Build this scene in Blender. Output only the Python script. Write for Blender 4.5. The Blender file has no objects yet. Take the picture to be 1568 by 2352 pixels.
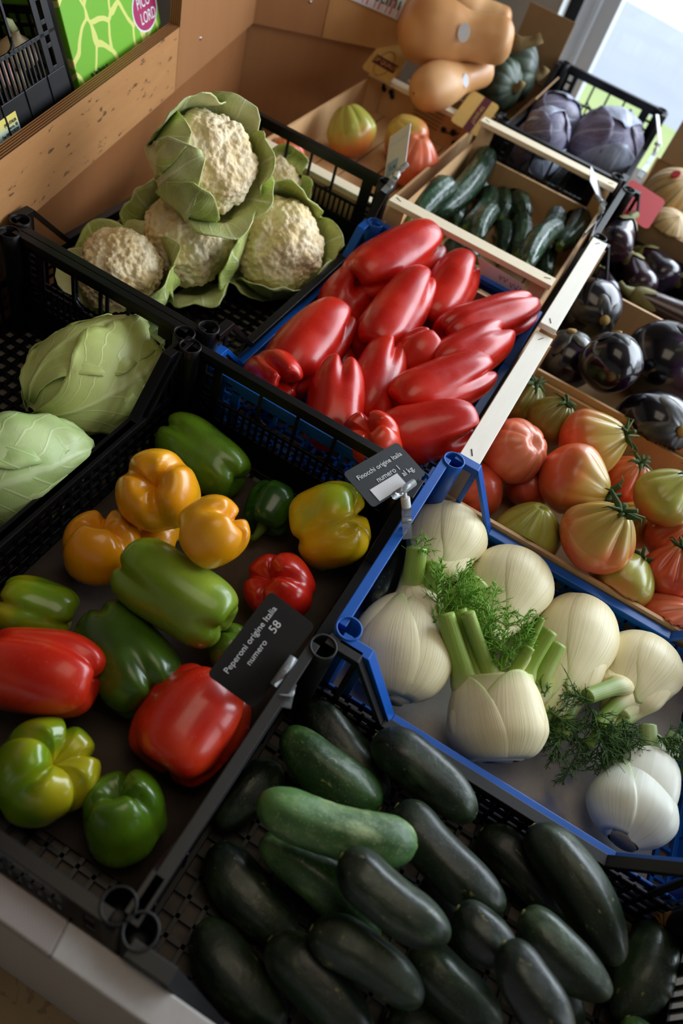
import bpy, bmesh, math, random
from mathutils import Vector, Matrix, noise
PI = math.pi
C = bpy.context.scene.collection

# ------------------------------------------------------------------ camera, world, lights, exposure
FPX = 1727.98
CAM = Vector((0, 0, 1.5))
CR = Vector((0.85443726, 0.45798205, 0.24533529))      # image right in world axes
CD = Vector((0.50565877, -0.62455426, -0.59518164))    # image down
CF = Vector((-0.11935731, 0.63260131, -0.76522508))    # view direction
cam = bpy.data.cameras.new('camera')
cam.sensor_width = 36
cam.lens = FPX / 2352 * 36
cam.clip_start = 0.02
cam.dof.use_dof = True
cam.dof.focus_distance = 1.02
cam.dof.aperture_fstop = 3.2
camo = bpy.data.objects.new('camera', cam)
C.objects.link(camo)
camo.matrix_world = Matrix(((CR.x, -CD.x, -CF.x, CAM.x), (CR.y, -CD.y, -CF.y, CAM.y), (CR.z, -CD.z, -CF.z, CAM.z), (0, 0, 0, 1)))
sc = bpy.context.scene
sc.camera = camo
sc.view_settings.view_transform = 'Standard'
sc.view_settings.look = 'None'
sc.view_settings.gamma = 1
sc.view_settings.use_curve_mapping = False
sc.view_settings.exposure = 0.32
w = bpy.data.worlds.new('daylight')
sc.world = w
w.use_nodes = True
w.node_tree.nodes['Background'].inputs[0].default_value = (0.80, 0.90, 1.0, 1)
w.node_tree.nodes['Background'].inputs[1].default_value = 1.9
sc.cycles.max_bounces = 6
sc.cycles.diffuse_bounces = 3
sc.cycles.use_denoising = True
sc.cycles.caustics_reflective = False
sc.cycles.caustics_refractive = False

def lamp(name, loc, aim, sx, sy, power, col):
    l = bpy.data.lights.new(name, 'AREA')
    l.shape = 'RECTANGLE'
    l.size, l.size_y, l.energy, l.color = sx, sy, power, col
    o = bpy.data.objects.new(name, l)
    C.objects.link(o)
    o.location = loc
    o.rotation_euler = (Vector(aim) - Vector(loc)).to_track_quat('-Z', 'Y').to_euler()
    return o
lamp('daylight_back_window', (1.5, 2.85, 1.95), (0.2, 0.9, 0.7), 3.2, 1.4, 92, (0.80, 0.90, 1.0))
lamp('daylight_right_window', (3.45, 1.0, 1.65), (0.0, 0.8, 0.7), 1.5, 1.4, 12, (0.86, 0.93, 1.0))
lamp('warm_overhead_fill', (0.0, 0.55, 2.85), (0.0, 0.8, 0.6), 1.2, 1.2, 6, (1.0, 0.84, 0.64))  # added warm fill from overhead, standing in for unseen shop lamps

# ------------------------------------------------------------------ pixel helpers (1568 x 2352 frame)
def ray(p):
    return CR * ((p[0] - 784) / FPX) + CD * ((p[1] - 1176) / FPX) + CF
def at(p, z):
    r = ray(p); return CAM + r * ((z - CAM.z) / r.z)
def atY(p, y):
    r = ray(p); return CAM + r * (y / r.y)
def atD(p, d):
    return CAM + ray(p) * d
def atP(p, o, n):
    r = ray(p); return CAM + r * ((Vector(o) - CAM).dot(n) / r.dot(n))
def depth(v):
    return (Vector(v) - CAM).dot(CF)

# ------------------------------------------------------------------ materials
def lin(c):
    if isinstance(c, str):
        c = [int(c[i:i + 2], 16) / 255 for i in (0, 2, 4)]
    return tuple(x / 12.92 if x <= 0.04045 else ((x + 0.055) / 1.055) ** 2.4 for x in c[:3]) + (1,)
class NT:
    def __init__(s, name):
        s.m = bpy.data.materials.new(name); s.m.use_nodes = True
        s.t = s.m.node_tree; s.n = s.t.nodes; s.p = s.n['Principled BSDF']; s._c = None
    def add(s, k, **kw):
        n = s.n.new('ShaderNode' + k)
        for a, b in kw.items(): setattr(n, a, b)
        return n
    def L(s, a, b): s.t.links.new(a, b)
    def set(s, sock, v):
        if hasattr(v, 'is_output') or isinstance(v, bpy.types.NodeSocket): s.L(v, sock)
        else: sock.default_value = v
    def coord(s, kind='Object', scale=(1, 1, 1)):
        if s._c is None: s._c = s.add('TexCoord')
        m = s.add('Mapping'); s.L(s._c.outputs[kind], m.inputs[0]); m.inputs['Scale'].default_value = scale
        return m.outputs[0]
    def rnd(s):
        o = s.add('ObjectInfo'); return s.math('MULTIPLY', o.outputs['Random'], 20.0)
    def noise(s, scale, vec=None, detail=3, rough=0.5, w=None, dist=0):
        n = s.add('TexNoise')
        if w is not None: n.noise_dimensions = '4D'; s.set(n.inputs['W'], w)
        s.L(vec or s.coord(), n.inputs['Vector'])
        n.inputs['Scale'].default_value = scale; n.inputs['Detail'].default_value = detail; n.inputs['Roughness'].default_value = rough
        n.inputs['Distortion'].default_value = dist
        return n.outputs['Fac']
    def math(s, op, a, b=0.0, c=None, clamp=False):
        n = s.add('Math', operation=op, use_clamp=clamp)
        s.set(n.inputs[0], a); s.set(n.inputs[1], b)
        if c is not None: s.set(n.inputs[2], c)
        return n.outputs[0]
    def mapr(s, v, a, b, c=0.0, d=1.0):
        n = s.add('MapRange', interpolation_type='SMOOTHSTEP'); s.set(n.inputs[0], v)
        for i, x in enumerate((a, b, c, d)): n.inputs[i + 1].default_value = x
        return n.outputs[0]
    def mix(s, f, a, b):
        n = s.add('Mix', data_type='RGBA')
        s.set(n.inputs[0], f)
        for i, v in ((6, a), (7, b)):
            s.set(n.inputs[i], v if not isinstance(v, str) else lin(v))
        return n.outputs[2]
    def bump(s, h, strength=0.3, dist=0.002):
        n = s.add('Bump'); n.inputs['Strength'].default_value = strength; n.inputs['Distance'].default_value = dist
        s.L(h, n.inputs['Height']); s.L(n.outputs[0], s.p.inputs['Normal'])
    def fin(s, col, rough=0.5, spec=0.5, metal=0, coat=0, trans=0):
        s.set(s.p.inputs['Base Color'], lin(col) if isinstance(col, str) else col)
        s.set(s.p.inputs['Roughness'], rough); s.p.inputs['Specular IOR Level'].default_value = spec
        s.p.inputs['Metallic'].default_value = metal; s.p.inputs['Coat Weight'].default_value = coat
        s.p.inputs['Coat Roughness'].default_value = 0.12
        s.p.inputs['Transmission Weight'].default_value = trans
        return s.m
    def sep(s, kind='Object'):
        n = s.add('SeparateXYZ'); s.L(s.coord(kind), n.inputs[0]); return n.outputs

def plain(name, col, rough=0.5, spec=0.5, ns=60, amt=0.12, bump=0.0, coat=0, metal=0):
    t = NT(name); n = t.noise(ns, w=t.rnd())
    c = lin(col); d = tuple(x * (1 - amt * 2) for x in c[:3]) + (1,)
    if bump: t.bump(n, bump, 0.001)
    return t.fin(t.mix(n, d, c), rough, spec, metal, coat)

def skin(name, a, b, scale=14, lo=0.42, hi=0.6, rough=0.28, spec=0.5, speck=None, c=None, bump=0.06, coat=0.25, grad=None):
    """fruit skin: two colours in soft patches, optional third colour along the axis, fine speckle"""
    t = NT(name); r = t.rnd()
    f = t.mapr(t.noise(scale, w=r, detail=2), lo, hi)
    col = t.mix(f, lin(a), lin(b))
    if grad:
        g = t.mapr(t.math('ADD', t.sep()[2], t.math('MULTIPLY', t.math('SUBTRACT', t.noise(30, w=r, detail=2), 0.5), grad[3] if len(grad) > 3 else 0.05)), grad[1], grad[2])
        col = t.mix(g, col, lin(grad[0]))
    if speck:
        s = t.mapr(t.noise(420, w=r, detail=1), 0.66, 0.74)
        col = t.mix(t.math('MULTIPLY', s, speck[1]), col, lin(speck[0]))
    if bump: t.bump(t.noise(70, w=r, detail=3), bump, 0.002)
    ro = t.mapr(t.noise(40, w=r), 0.2, 0.8, rough * 0.8, rough * 1.35)
    return t.fin(col, ro, spec, 0, coat)

def wood(name, a, b, scale=(60, 60, 3), rough=0.5, scr=None, coat=0):
    t = NT(name); r = t.rnd()
    g = t.noise(1, vec=t.coord('Object', scale), detail=4, rough=0.6, w=r)
    g2 = t.noise(3.0, w=r, detail=1)
    col = t.mix(t.math('ADD', t.math('MULTIPLY', g, 0.75), t.math('MULTIPLY', g2, 0.3), clamp=True), lin(a), lin(b))
    if scr:
        k = t.mapr(t.noise(1, vec=t.coord('Object', scr[1]), detail=4, rough=0.7, w=r), 0.60, 0.64)
        col = t.mix(t.math('MULTIPLY', k, 0.8), col, lin(scr[0]))
    t.bump(g, 0.12, 0.0008)
    return t.fin(col, rough, 0.4, 0, coat)

def leafm(name, a, b, vein, rough=0.42, nl=7, amt=0.6, netk=0.35, bk=0.35):
    """leaf with midrib and side veins laid along the leaf's own length"""
    t = NT(name); u = t.sep('UV'); r = t.rnd()
    wob = t.math('MULTIPLY', t.math('SUBTRACT', t.noise(25, w=r, detail=2), 0.5), 0.10)
    au = t.math('ABSOLUTE', t.math('SUBTRACT', t.math('ADD', u[0], wob), 0.5))
    x = t.math('SUBTRACT', t.math('MULTIPLY', t.math('ADD', u[1], wob), nl), t.math('MULTIPLY', au, nl * 1.1))
    tri = t.math('ABSOLUTE', t.math('SUBTRACT', t.math('FRACT', x), 0.5))
    side = t.mapr(tri, 0.0, 0.085, 1, 0)
    mid = t.mapr(au, 0.008, 0.035, 1, 0)
    fine = t.add('TexVoronoi', feature='DISTANCE_TO_EDGE'); t.L(t.coord(), fine.inputs['Vector']); fine.inputs['Scale'].default_value = 70
    net = t.mapr(fine.outputs['Distance'], 0.0, 0.05, netk, 0)
    v = t.math('MAXIMUM', t.math('MAXIMUM', t.math('MULTIPLY', side, 0.75), mid), net)
    col = t.mix(t.mapr(t.noise(16, w=r), 0.35, 0.65), lin(a), lin(b))
    col = t.mix(t.math('MULTIPLY', v, amt), col, lin(vein))
    t.bump(t.math('ADD', v, t.math('MULTIPLY', t.noise(40, w=r), 0.8)), bk, 0.0025)
    return t.fin(col, rough, 0.4)

def streak(name, base, tip, lo, hi, n=60, rough=0.4, line=0.35, dark='c9c79a'):
    """fennel flesh: cream to green along the length, with fine ribs"""
    t = NT(name); u = t.sep('UV'); r = t.rnd()
    st = t.noise(1, vec=t.coord('UV', (n, 1.2, 1)), detail=2, w=r)
    col = t.mix(t.mapr(u[1], lo, hi), lin(base), lin(tip))
    col = t.mix(t.math('MULTIPLY', t.mapr(st, 0.5, 0.72), line), col, lin(dark))
    col = t.mix(t.math('MULTIPLY', t.mapr(t.noise(22, w=r), 0.5, 0.75), 0.25), col, lin('d9cf9c'))
    t.bump(st, 0.30, 0.0012)
    return t.fin(col, rough, 0.45)

MB_ = {}
def mats():
    M = MB_
    M['black'] = plain('black_crate_plastic', '0f0f11', 0.34, 0.3, 90, 0.2, 0.05)
    M['blackdusty'] = plain('dusty_black_plastic', '171718', 0.46, 0.4, 60, 0.3, 0.08)
    M['blue'] = plain('blue_crate_plastic', '0056b4', 0.36, 0.5, 50, 0.12, 0.04)
    M['pale'] = wood('pale_poplar', 'e6d3b2', 'f3e6cb', (120, 120, 6), 0.6)
    M['white_wood'] = wood('white_poplar', 'e9e2d2', 'f7f2e6', (150, 20, 150), 0.6)
    M['tan'] = wood('tan_poplar', 'c09262', 'd9b384', (90, 90, 6), 0.6)
    M['ply'] = wood('scuffed_plywood', 'a97348', 'c6935f', (12, 12, 60), 0.42, ('4a3a30', (22, 22, 75)))
    M['ply_dark'] = wood('brown_veneer', '845230', '9d683e', (30, 30, 4), 0.4)
    M['ply_panel'] = wood('brown_plywood_panel', '94633e', 'ae7b50', (40, 40, 3), 0.42)
    M['ply_light'] = wood('light_plywood_panel', 'ab7544', 'c89a64', (30, 30, 4), 0.42)
    t = NT('plywood_edge'); s = t.sep()
    lay = t.math('FRACT', t.math('MULTIPLY', t.sep('UV')[0], 5.0))
    M['ply_edge'] = t.fin(t.mix(t.mapr(lay, 0.35, 0.6), lin('35190b'), lin('a86e38')), 0.6)
    M['steel'] = plain('screw_steel', 'c9c7c2', 0.25, 0.5, 40, 0.1, metal=1)
    M['card'] = plain('brown_cardboard', '9a7a56', 0.8, 0.2, 40, 0.12)
    M['bed'] = plain('bed_cover', '756d66', 0.85, 0.15, 120, 0.18)
    M['liner'] = plain('grey_cardboard_liner', 'a8a29c', 0.85, 0.15, 120, 0.18)
    t = NT('stained_liner'); r = t.noise(9, detail=3)
    M['liner_stain'] = t.fin(t.mix(t.mapr(r, 0.58, 0.7), t.mix(t.noise(220), 'b3ada6', 'c4beb6'), lin('7f86a6')), 0.85, 0.15)
    M['darkliner'] = plain('dark_liner', '5c5048', 0.85, 0.15, 60, 0.2)
    # peppers
    M['p_green'] = skin('green_pepper_skin', '486c0e', '638a1a', 12, rough=0.24, speck=('8fb040', 0.2))
    M['p_lgreen'] = skin('light_green_pepper_skin', '6f8c1a', '8ea634', 12, rough=0.26)
    M['p_dgreen'] = skin('dark_green_pepper_skin', '1f4a0e', '3a6a14', 14, rough=0.22)
    M['p_mgreen'] = skin('mid_green_pepper_skin', '2e4c0c', '466a18', 12, rough=0.26)
    M['p_yellow'] = skin('yellow_pepper_skin', 'e89a0c', 'f0ab18', 10, rough=0.26)
    M['p_yellowg'] = skin('yellow_green_pepper_skin', '93ac1a', 'ecc014', 11, 0.42, 0.58, rough=0.24)
    M['p_gyellow'] = skin('green_yellow_pepper_skin', '6f9212', 'b8ae1c', 12, 0.46, 0.66, rough=0.2)
    M['p_orange'] = skin('orange_yellow_pepper_skin', '8f9a18', 'e8960e', 9, 0.3, 0.42, rough=0.26)
    M['p_red'] = skin('red_pepper_skin', 'b8160c', 'cf2412', 10, rough=0.26, speck=('e87050', 0.25))
    M['p_redo'] = skin('orange_red_pepper_skin', 'cc2410', 'dd3c18', 10, rough=0.28, speck=('f08a60', 0.2))
    M['p_redgreen'] = skin('red_green_pepper_skin', '5a5a14', 'c4200e', 11, 0.3, 0.42, rough=0.24)
    M['p_redpt'] = skin('long_red_pepper_skin', 'bc160a', 'd4260e', 10, rough=0.28, coat=0.15, speck=('e86a50', 0.3))
    M['stem'] = plain('green_stem', '5a7a2a', 0.6, 0.3, 80, 0.2, 0.3)
    # zucchini / cucumber
    def zuc(name, a, b, sp, rough):
        t = NT(name); r = t.rnd()
        n1 = t.mapr(t.noise(1, vec=t.coord('Object', (40, 40, 6)), w=r, detail=3), 0.35, 0.7)
        col = t.mix(n1, lin(a), lin(b))
        s1 = t.mapr(t.noise(520, w=r, detail=1), 0.62, 0.72)
        col = t.mix(t.math('MULTIPLY', s1, 0.35), col, lin(sp))
        s2 = t.mapr(t.noise(1, vec=t.coord('Object', (130, 130, 50)), w=r, detail=4, rough=0.7), 0.62, 0.70)
        col = t.mix(t.math('MULTIPLY', s2, 0.6), col, lin('a09a5c'))
        s3 = t.mapr(t.noise(1, vec=t.coord('Object', (28, 28, 14)), w=r, detail=5, rough=0.7), 0.5, 0.75)
        col = t.mix(t.math('MULTIPLY', s3, 0.6), col, lin(sp))
        t.bump(t.noise(75, w=r, detail=5), 0.5, 0.0025)
        return t.fin(col, t.mapr(t.noise(30, w=r), 0.3, 0.7, rough, rough + 0.16), 0.5, 0, 0.1)
    M['z_dark'] = zuc('dark_zucchini_skin', '0c170f', '26361f', '5a6c50', 0.36)
    M['z_green'] = zuc('green_zucchini_skin', '1a3812', '3a6024', '86a464', 0.36)
    M['z_light'] = zuc('light_zucchini_skin', '2a5022', '547c40', 'b4c48c', 0.42)
    M['cuke'] = zuc('cucumber_skin', '162c1c', '28482e', '7a9a80', 0.2)
    M['scar'] = plain('pale_stalk_scar', '8f9050', 0.7, 0.3, 120, 0.25, 0.3)
    M['dryflower'] = plain('dried_blossom', '9a7040', 0.8, 0.2, 120, 0.3, 0.5)
    # cauliflower / cabbage
    t = NT('cauliflower_curd'); r = t.rnd()
    M['curd'] = t.fin(t.mix(t.mapr(t.noise(30, w=r), 0.35, 0.7), lin('efd6a2'), lin('faeac8')), 0.6, 0.3)
    vo = t.add('TexVoronoi'); t.L(t.coord(), vo.inputs['Vector']); vo.inputs['Scale'].default_value = 170; t.bump(t.math('SUBTRACT', 1.0, t.math('POWER', vo.outputs['Distance'], 2.0)), 0.45, 0.003)
    t.p.inputs['Subsurface Weight'].default_value = 0.0
    M['cleaf'] = leafm('cauliflower_leaf', 'a8ba56', 'ccd488', 'f0f2d0', 0.42, 6)
    M['cleafp'] = leafm('pale_cauliflower_leaf', 'bcc67c', 'dcdfa8', 'eef0cc', 0.42, 6)
    M['cabl'] = leafm('pointed_cabbage_leaf', 'a9b35c', 'bcc678', 'dfe4ac', 0.4, 5, 0.35, 0.12, 0.22)
    M['cabl2'] = leafm('pale_cabbage_leaf', 'a8c276', 'c2d495', 'e2ecc0', 0.4, 5, 0.4, 0.12, 0.22)
    M['redcab'] = leafm('red_cabbage_leaf', '6a6078', '8a86a0', 'c4c8d8', 0.4, 7, 0.5)
    M['redcab2'] = leafm('bluish_red_cabbage_leaf', '8a90a6', 'aab2c6', 'd4dae6', 0.4, 7, 0.5)
    # fennel
    M['fen'] = streak('fennel_bulb', 'f2e5b8', 'c3cf86', 0.80, 1.05, 90, 0.4, 0.6, 'c2b98a')
    M['pet'] = streak('fennel_leaf_base', 'f2e5b8', '8fae40', 0.58, 0.84, 60, 0.4, 0.6, 'bdb67c')
    M['petd'] = streak('fennel_leaf_base_dark', 'f0e2b4', '7f9e40', 0.60, 0.86, 60, 0.4, 0.6, 'bdb67c')
    M['petw'] = streak('fennel_leaf_base_white', 'f0f1e2', 'a4bc78', 0.52, 0.80, 44, 0.36, 0.35, 'ccd6b0')
    M['fenw'] = streak('white_fennel_bulb', 'eef0e2', 'c0d2a0', 0.74, 1.0, 80, 0.36, 0.4, 'c4cbb0')
    M['stalk'] = streak('fennel_stalk', 'dfe0a8', '86a83a', 0.0, 0.45, 26, 0.42, 0.5, '9ab04c')
    M['stalkd'] = streak('dark_fennel_stalk', 'b8c47a', '6f9436', 0.0, 0.35, 26, 0.42, 0.5, '5f7f30')
    M['frond'] = plain('fennel_frond', '84bb3c', 0.6, 0.3, 60, 0.2)
    M['frondd'] = plain('dark_fennel_frond', '4c7030', 0.65, 0.3, 60, 0.25)
    M['root'] = plain('fennel_root_plate', 'a09a90', 0.8, 0.2, 120, 0.2, 0.4)
    # tomatoes
    def tom(name, bottom, top, z0, z1, streakc):
        t = NT(name); r = t.rnd(); s = t.sep('UV')
        nn = t.math('MULTIPLY', t.math('SUBTRACT', t.noise(22, w=r, detail=2), 0.5), 0.5)
        col = t.mix(t.mapr(t.math('ADD', s[1], nn), z0, z1), lin(bottom), lin(top))
        k = t.mapr(t.noise(1, vec=t.coord('UV', (14, 1.5, 1)), w=r, detail=2), 0.52, 0.7)
        col = t.mix(t.math('MULTIPLY', k, 0.45), col, lin(streakc))
        t.bump(t.noise(60, w=r), 0.05, 0.002)
        return t.fin(col, 0.3, 0.5, 0, 0.2)
    M['t_pink'] = tom('pink_red_tomato', 'e0603c', 'e2805c', 0.4, 1.0, 'ea9870')
    M['t_mix'] = tom('half_ripe_tomato', 'dc5c34', 'c0a650', 0.30, 0.80, 'd8a45a')
    M['t_green'] = tom('greenish_tomato', 'cc6a34', 'a4a244', 0.15, 0.62, 'a09a40')
    M['t_red'] = tom('red_ribbed_tomato', 'cc4e30', 'c47642', 0.5, 1.0, 'd8683e')
    M['t_dull'] = tom('brownish_green_tomato', '9a5a2a', '7d7a2c', 0.2, 0.7, '6a6a26')
    M['calyx'] = plain('tomato_calyx', '45602c', 0.7, 0.3, 90, 0.25, 0.2)
    # aubergines
    t = NT('aubergine_skin'); r = t.rnd()
    f = t.math('MULTIPLY', t.mapr(t.noise(9, w=r, detail=2), 0.52, 0.68), 0.8)
    M['aub'] = t.fin(t.mix(f, lin('0c0710'), lin('3a1040')), 0.17, 0.5, 0, 0.25)
    M['aublong'] = skin('long_aubergine_skin', '1c1220', '38202c', 12, rough=0.2, coat=0.5)
    M['aubbrown'] = skin('brownish_aubergine_skin', '3a2224', '4a2c2c', 12, rough=0.24, coat=0.4)
    M['acalyx'] = skin('dark_aubergine_calyx', '1a1412', '3e3824', 24, rough=0.42, bump=0.4, coat=0.15)
    M['acalyxg'] = skin('green_aubergine_calyx', '6a6a34', '938a58', 24, rough=0.55, bump=0.4, coat=0)
    M['acut'] = plain('cut_aubergine_stalk', 'b08f48', 0.7, 0.3, 150, 0.25, 0.3)
    # squash
    M['butternut'] = skin('butternut_skin', 'c88f58', 'dba873', 8, rough=0.42, coat=0.05)
    M['pumpkin'] = skin('dark_green_pumpkin_skin', '222e24', '3e4c3a', 10, rough=0.45, coat=0)
    M['sqstem'] = plain('dry_squash_stem', '8a744c', 0.8, 0.2, 90, 0.25, 0.4)
    t = NT('striped_melon'); s = t.sep('UV')
    tri = t.math('ABSOLUTE', t.math('SUBTRACT', t.math('FRACT', t.math('MULTIPLY', s[0], 10)), 0.5))
    M['melon'] = t.fin(t.mix(t.math('MULTIPLY', t.mapr(tri, 0.03, 0.08, 1, 0), 0.85), t.mix(t.noise(30), 'b08c54', 'c6a670'), lin('5a6448')), 0.5)
    # paper, tags, misc
    M['slate'] = plain('slate_card', '2b2d31', 0.5, 0.35, 120, 0.2, 0.05)
    M['slate_dark'] = plain('dark_slate_card', '201e1d', 0.5, 0.35, 120, 0.2, 0.05)
    M['chalk'] = plain('chalk_white_ink', 'e6e8ea', 0.8, 0.2, 120, 0.05)
    M['paper'] = plain('white_paper', 'dedee2', 0.7, 0.3, 60, 0.06)
    M['ink'] = plain('dark_ink', '2a2a2c', 0.8, 0.2, 60, 0.1)
    M['blueink'] = plain('pale_blue_print', '9ab4d0', 0.7, 0.2, 60, 0.1)
    M['redcard'] = plain('red_card', 'b00a12', 0.5, 0.4, 60, 0.06)
    M['kraft'] = plain('kraft_card', 'c9a45c', 0.7, 0.2, 90, 0.1)
    M['maroon'] = plain('maroon_print', '551420', 0.6, 0.3, 60, 0.1)
    M['magenta'] = plain('magenta_print', 'a81858', 0.55, 0.4, 60, 0.08)
    M['greenink'] = plain('green_print', '2f5a34', 0.7, 0.2, 60, 0.1)
    M['pinkink'] = plain('pink_print', 'd8647a', 0.7, 0.2, 60, 0.1)
    t = NT('green_printed_carton')
    v = t.add('TexVoronoi', feature='DISTANCE_TO_EDGE')
    d = t.add('TexNoise'); t.L(t.coord(), d.inputs['Vector']); d.inputs['Scale'].default_value = 9
    vm = t.add('VectorMath', operation='MULTIPLY_ADD'); t.L(d.outputs['Color'], vm.inputs[0]); vm.inputs[1].default_value = (0.05, 0.05, 0.05); t.L(t.coord(), vm.inputs[2])
    t.L(vm.outputs[0], v.inputs['Vector']); v.inputs['Scale'].default_value = 15
    flute = t.math('SINE', t.math('MULTIPLY', t.sep()[0], 1600))
    t.bump(flute, 0.06, 0.0006)
    M['greencarton'] = t.fin(t.mix(t.mapr(v.outputs['Distance'], 0.045, 0.06, 1, 0), lin('6fae22'), lin('d3d374')), 0.5, 0.35)
    t = NT('clear_plastic')
    M['clear'] = t.fin('e8eef2', 0.12, 0.5, 0, 0, 0.75)
    M['whiteplastic'] = plain('white_plastic', 'e4e4e0', 0.4, 0.4, 60, 0.05)
    t = NT('crate_sticker'); s = t.sep('UV')
    c1 = t.mix(t.mapr(s[1], 0.45, 0.9), lin('8fb4c0'), lin('d8c860'))
    M['sticker'] = t.fin(t.mix(t.mapr(s[1], 0.42, 0.425, 1, 0), c1, lin('cfd0d6')), 0.5)
    M['bulbskin'] = skin('pale_pink_bulb_skin', 'd8c9a0', 'd99a86', 14, 0.45, 0.65, rough=0.45, coat=0)
    # setting
    t = NT('travertine_floor'); r = t.noise(6, detail=5, rough=0.65, dist=1.2)
    cr = t.mapr(t.noise(22, detail=4, dist=2.0), 0.60, 0.66)
    M['floor'] = t.fin(t.mix(t.math('MULTIPLY', cr, 0.5), t.mix(r, 'a08158', 'c4a67a'), lin('6f5536')), 0.45)
    t = NT('grey_woven_cloth'); wv = t.add('TexChecker'); t.L(t.coord(), wv.inputs['Vector']); wv.inputs['Scale'].default_value = 500
    M['woven'] = t.fin(t.mix(wv.outputs['Fac'], '8a807c', '9c928e'), 0.85, 0.15)
    M['greycloth'] = plain('pale_grey_cover', 'b0aaa6', 0.8, 0.2, 200, 0.08)
    M['plaster'] = plain('grey_plaster', 'aaa59f', 0.85, 0.2, 30, 0.04)
    M['ceil'] = plain('dim_ceiling', '7c7771', 0.9, 0.1, 30, 0.03)
    M['whitewall'] = plain('white_plaster', 'e8ecee', 0.8, 0.2, 30, 0.03)
    M['alu'] = plain('grey_aluminium', 'c4ccd6', 0.4, 0.5, 30, 0.05)
    M['gasket'] = plain('black_gasket', '16181b', 0.6, 0.3, 30, 0.1)
    M['lawn'] = plain('sunlit_lawn', 'b6c688', 0.9, 0.1, 8, 0.10)
    M['pave'] = plain('pale_lilac_paving', 'b6bbca', 0.9, 0.1, 4, 0.06)
    M['bright'] = plain('white_concrete', 'f4f4f2', 0.9, 0.1, 4, 0.02)
    t = NT('window_glass'); t.n.remove(t.p)
    tr = t.add('BsdfTransparent'); gl = t.add('BsdfGlossy'); gl.inputs['Roughness'].default_value = 0.02
    mx = t.add('MixShader'); mx.inputs[0].default_value = 0.05
    t.L(tr.outputs[0], mx.inputs[1]); t.L(gl.outputs[0], mx.inputs[2]); t.L(mx.outputs[0], t.n['Material Output'].inputs[0])
    M['glass'] = t.m
    return M
M = mats()

# ------------------------------------------------------------------ mesh builder
class MB:
    def __init__(s): s.v = []; s.f = []; s.uv = {}
    def quadstrip(s, rings, close=True, cap0=False, cap1=False, uv=False):
        n = len(rings[0]); b = len(s.v); k = len(rings)
        for i, r in enumerate(rings):
            for j, p in enumerate(r):
                if uv: s.uv[len(s.v)] = (j / (n - 1 if not close else n), i / (k - 1))
                s.v.append(tuple(p))
        for i in range(k - 1):
            for j in range(n if close else n - 1):
                a, c = b + i * n + j, b + i * n + (j + 1) % n
                s.f.append((a, c, c + n, a + n))
        if cap0: s.f.append(tuple(b + j for j in range(n))[::-1])
        if cap1: s.f.append(tuple(b + (k - 1) * n + j for j in range(n)))
    def box(s, x0, x1, y0, y1, z0, z1):
        b = len(s.v)
        s.v += [(x, y, z) for z in (z0, z1) for y in (y0, y1) for x in (x0, x1)]
        s.f += [tuple(b + i for i in q) for q in ((0, 2, 3, 1), (4, 5, 7, 6), (0, 1, 5, 4), (2, 6, 7, 3), (0, 4, 6, 2), (1, 3, 7, 5))]
    def obox(s, o, ax, ay, az):
        b = len(s.v); o, ax, ay, az = Vector(o), Vector(ax), Vector(ay), Vector(az)
        s.v += [tuple(o + ax * i + ay * j + az * k) for k in (0, 1) for j in (0, 1) for i in (0, 1)]
        s.f += [tuple(b + i for i in q) for q in ((0, 2, 3, 1), (4, 5, 7, 6), (0, 1, 5, 4), (2, 6, 7, 3), (0, 4, 6, 2), (1, 3, 7, 5))]
    def tube(s, pts, rad, n=8, cap=True, uv=False, flat=1.0):
        pts = [Vector(p) for p in pts]; rings = []
        rad = rad if isinstance(rad, (list, tuple)) else [rad] * len(pts)
        t0 = (pts[1] - pts[0]).normalized()
        x = t0.orthogonal().normalized()
        for i, p in enumerate(pts):
            t = (pts[min(i + 1, len(pts) - 1)] - pts[max(i - 1, 0)]).normalized()
            x = (x - t * x.dot(t)).normalized(); y = t.cross(x)
            rings.append([p + (x * math.cos(2 * PI * j / n) + y * math.sin(2 * PI * j / n) * flat) * rad[i] for j in range(n)])
        s.quadstrip(rings, True, cap, cap, uv)
    def prism(s, poly, o, ax, ay, az):
        """polygon (a,b) laid on ax, ay at o and pushed along az"""
        b = len(s.v); n = len(poly); o, ax, ay, az = Vector(o), Vector(ax), Vector(ay), Vector(az)
        for k in (0, 1): s.v += [tuple(o + ax * p[0] + ay * p[1] + az * k) for p in poly]
        s.f.append(tuple(b + i for i in range(n))[::-1]); s.f.append(tuple(b + n + i for i in range(n)))
        for i in range(n):
            j = (i + 1) % n; s.f.append((b + i, b + j, b + n + j, b + n + i))
    def build(s, name, mat, parent=None, smooth=False, solid=0, sub=0, bevel=0, kind=None):
        me = bpy.data.meshes.new(name)
        me.from_pydata(s.v, [], s.f)
        if s.uv:
            ul = me.uv_layers.new(name='UVMap')
            for lp in me.loops: ul.data[lp.index].uv = s.uv.get(lp.vertex_index, (0.5, 0.5))
        bm = bmesh.new(); bm.from_mesh(me); bmesh.ops.recalc_face_normals(bm, faces=bm.faces); bm.to_mesh(me); bm.free()
        if smooth:
            for p in me.polygons: p.use_smooth = True
        me.materials.append(mat)
        o = bpy.data.objects.new(name, me); C.objects.link(o)
        if parent: o.parent = parent
        if solid:
            m = o.modifiers.new('solid', 'SOLIDIFY'); m.thickness = solid; m.offset = 0
        if sub:
            m = o.modifiers.new('sub', 'SUBSURF'); m.levels = m.render_levels = sub
        if bevel:
            m = o.modifiers.new('bevel', 'BEVEL'); m.width = bevel; m.segments = 2; m.limit_method = 'ANGLE'
        if kind: o['kind'] = kind
        return o

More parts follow.
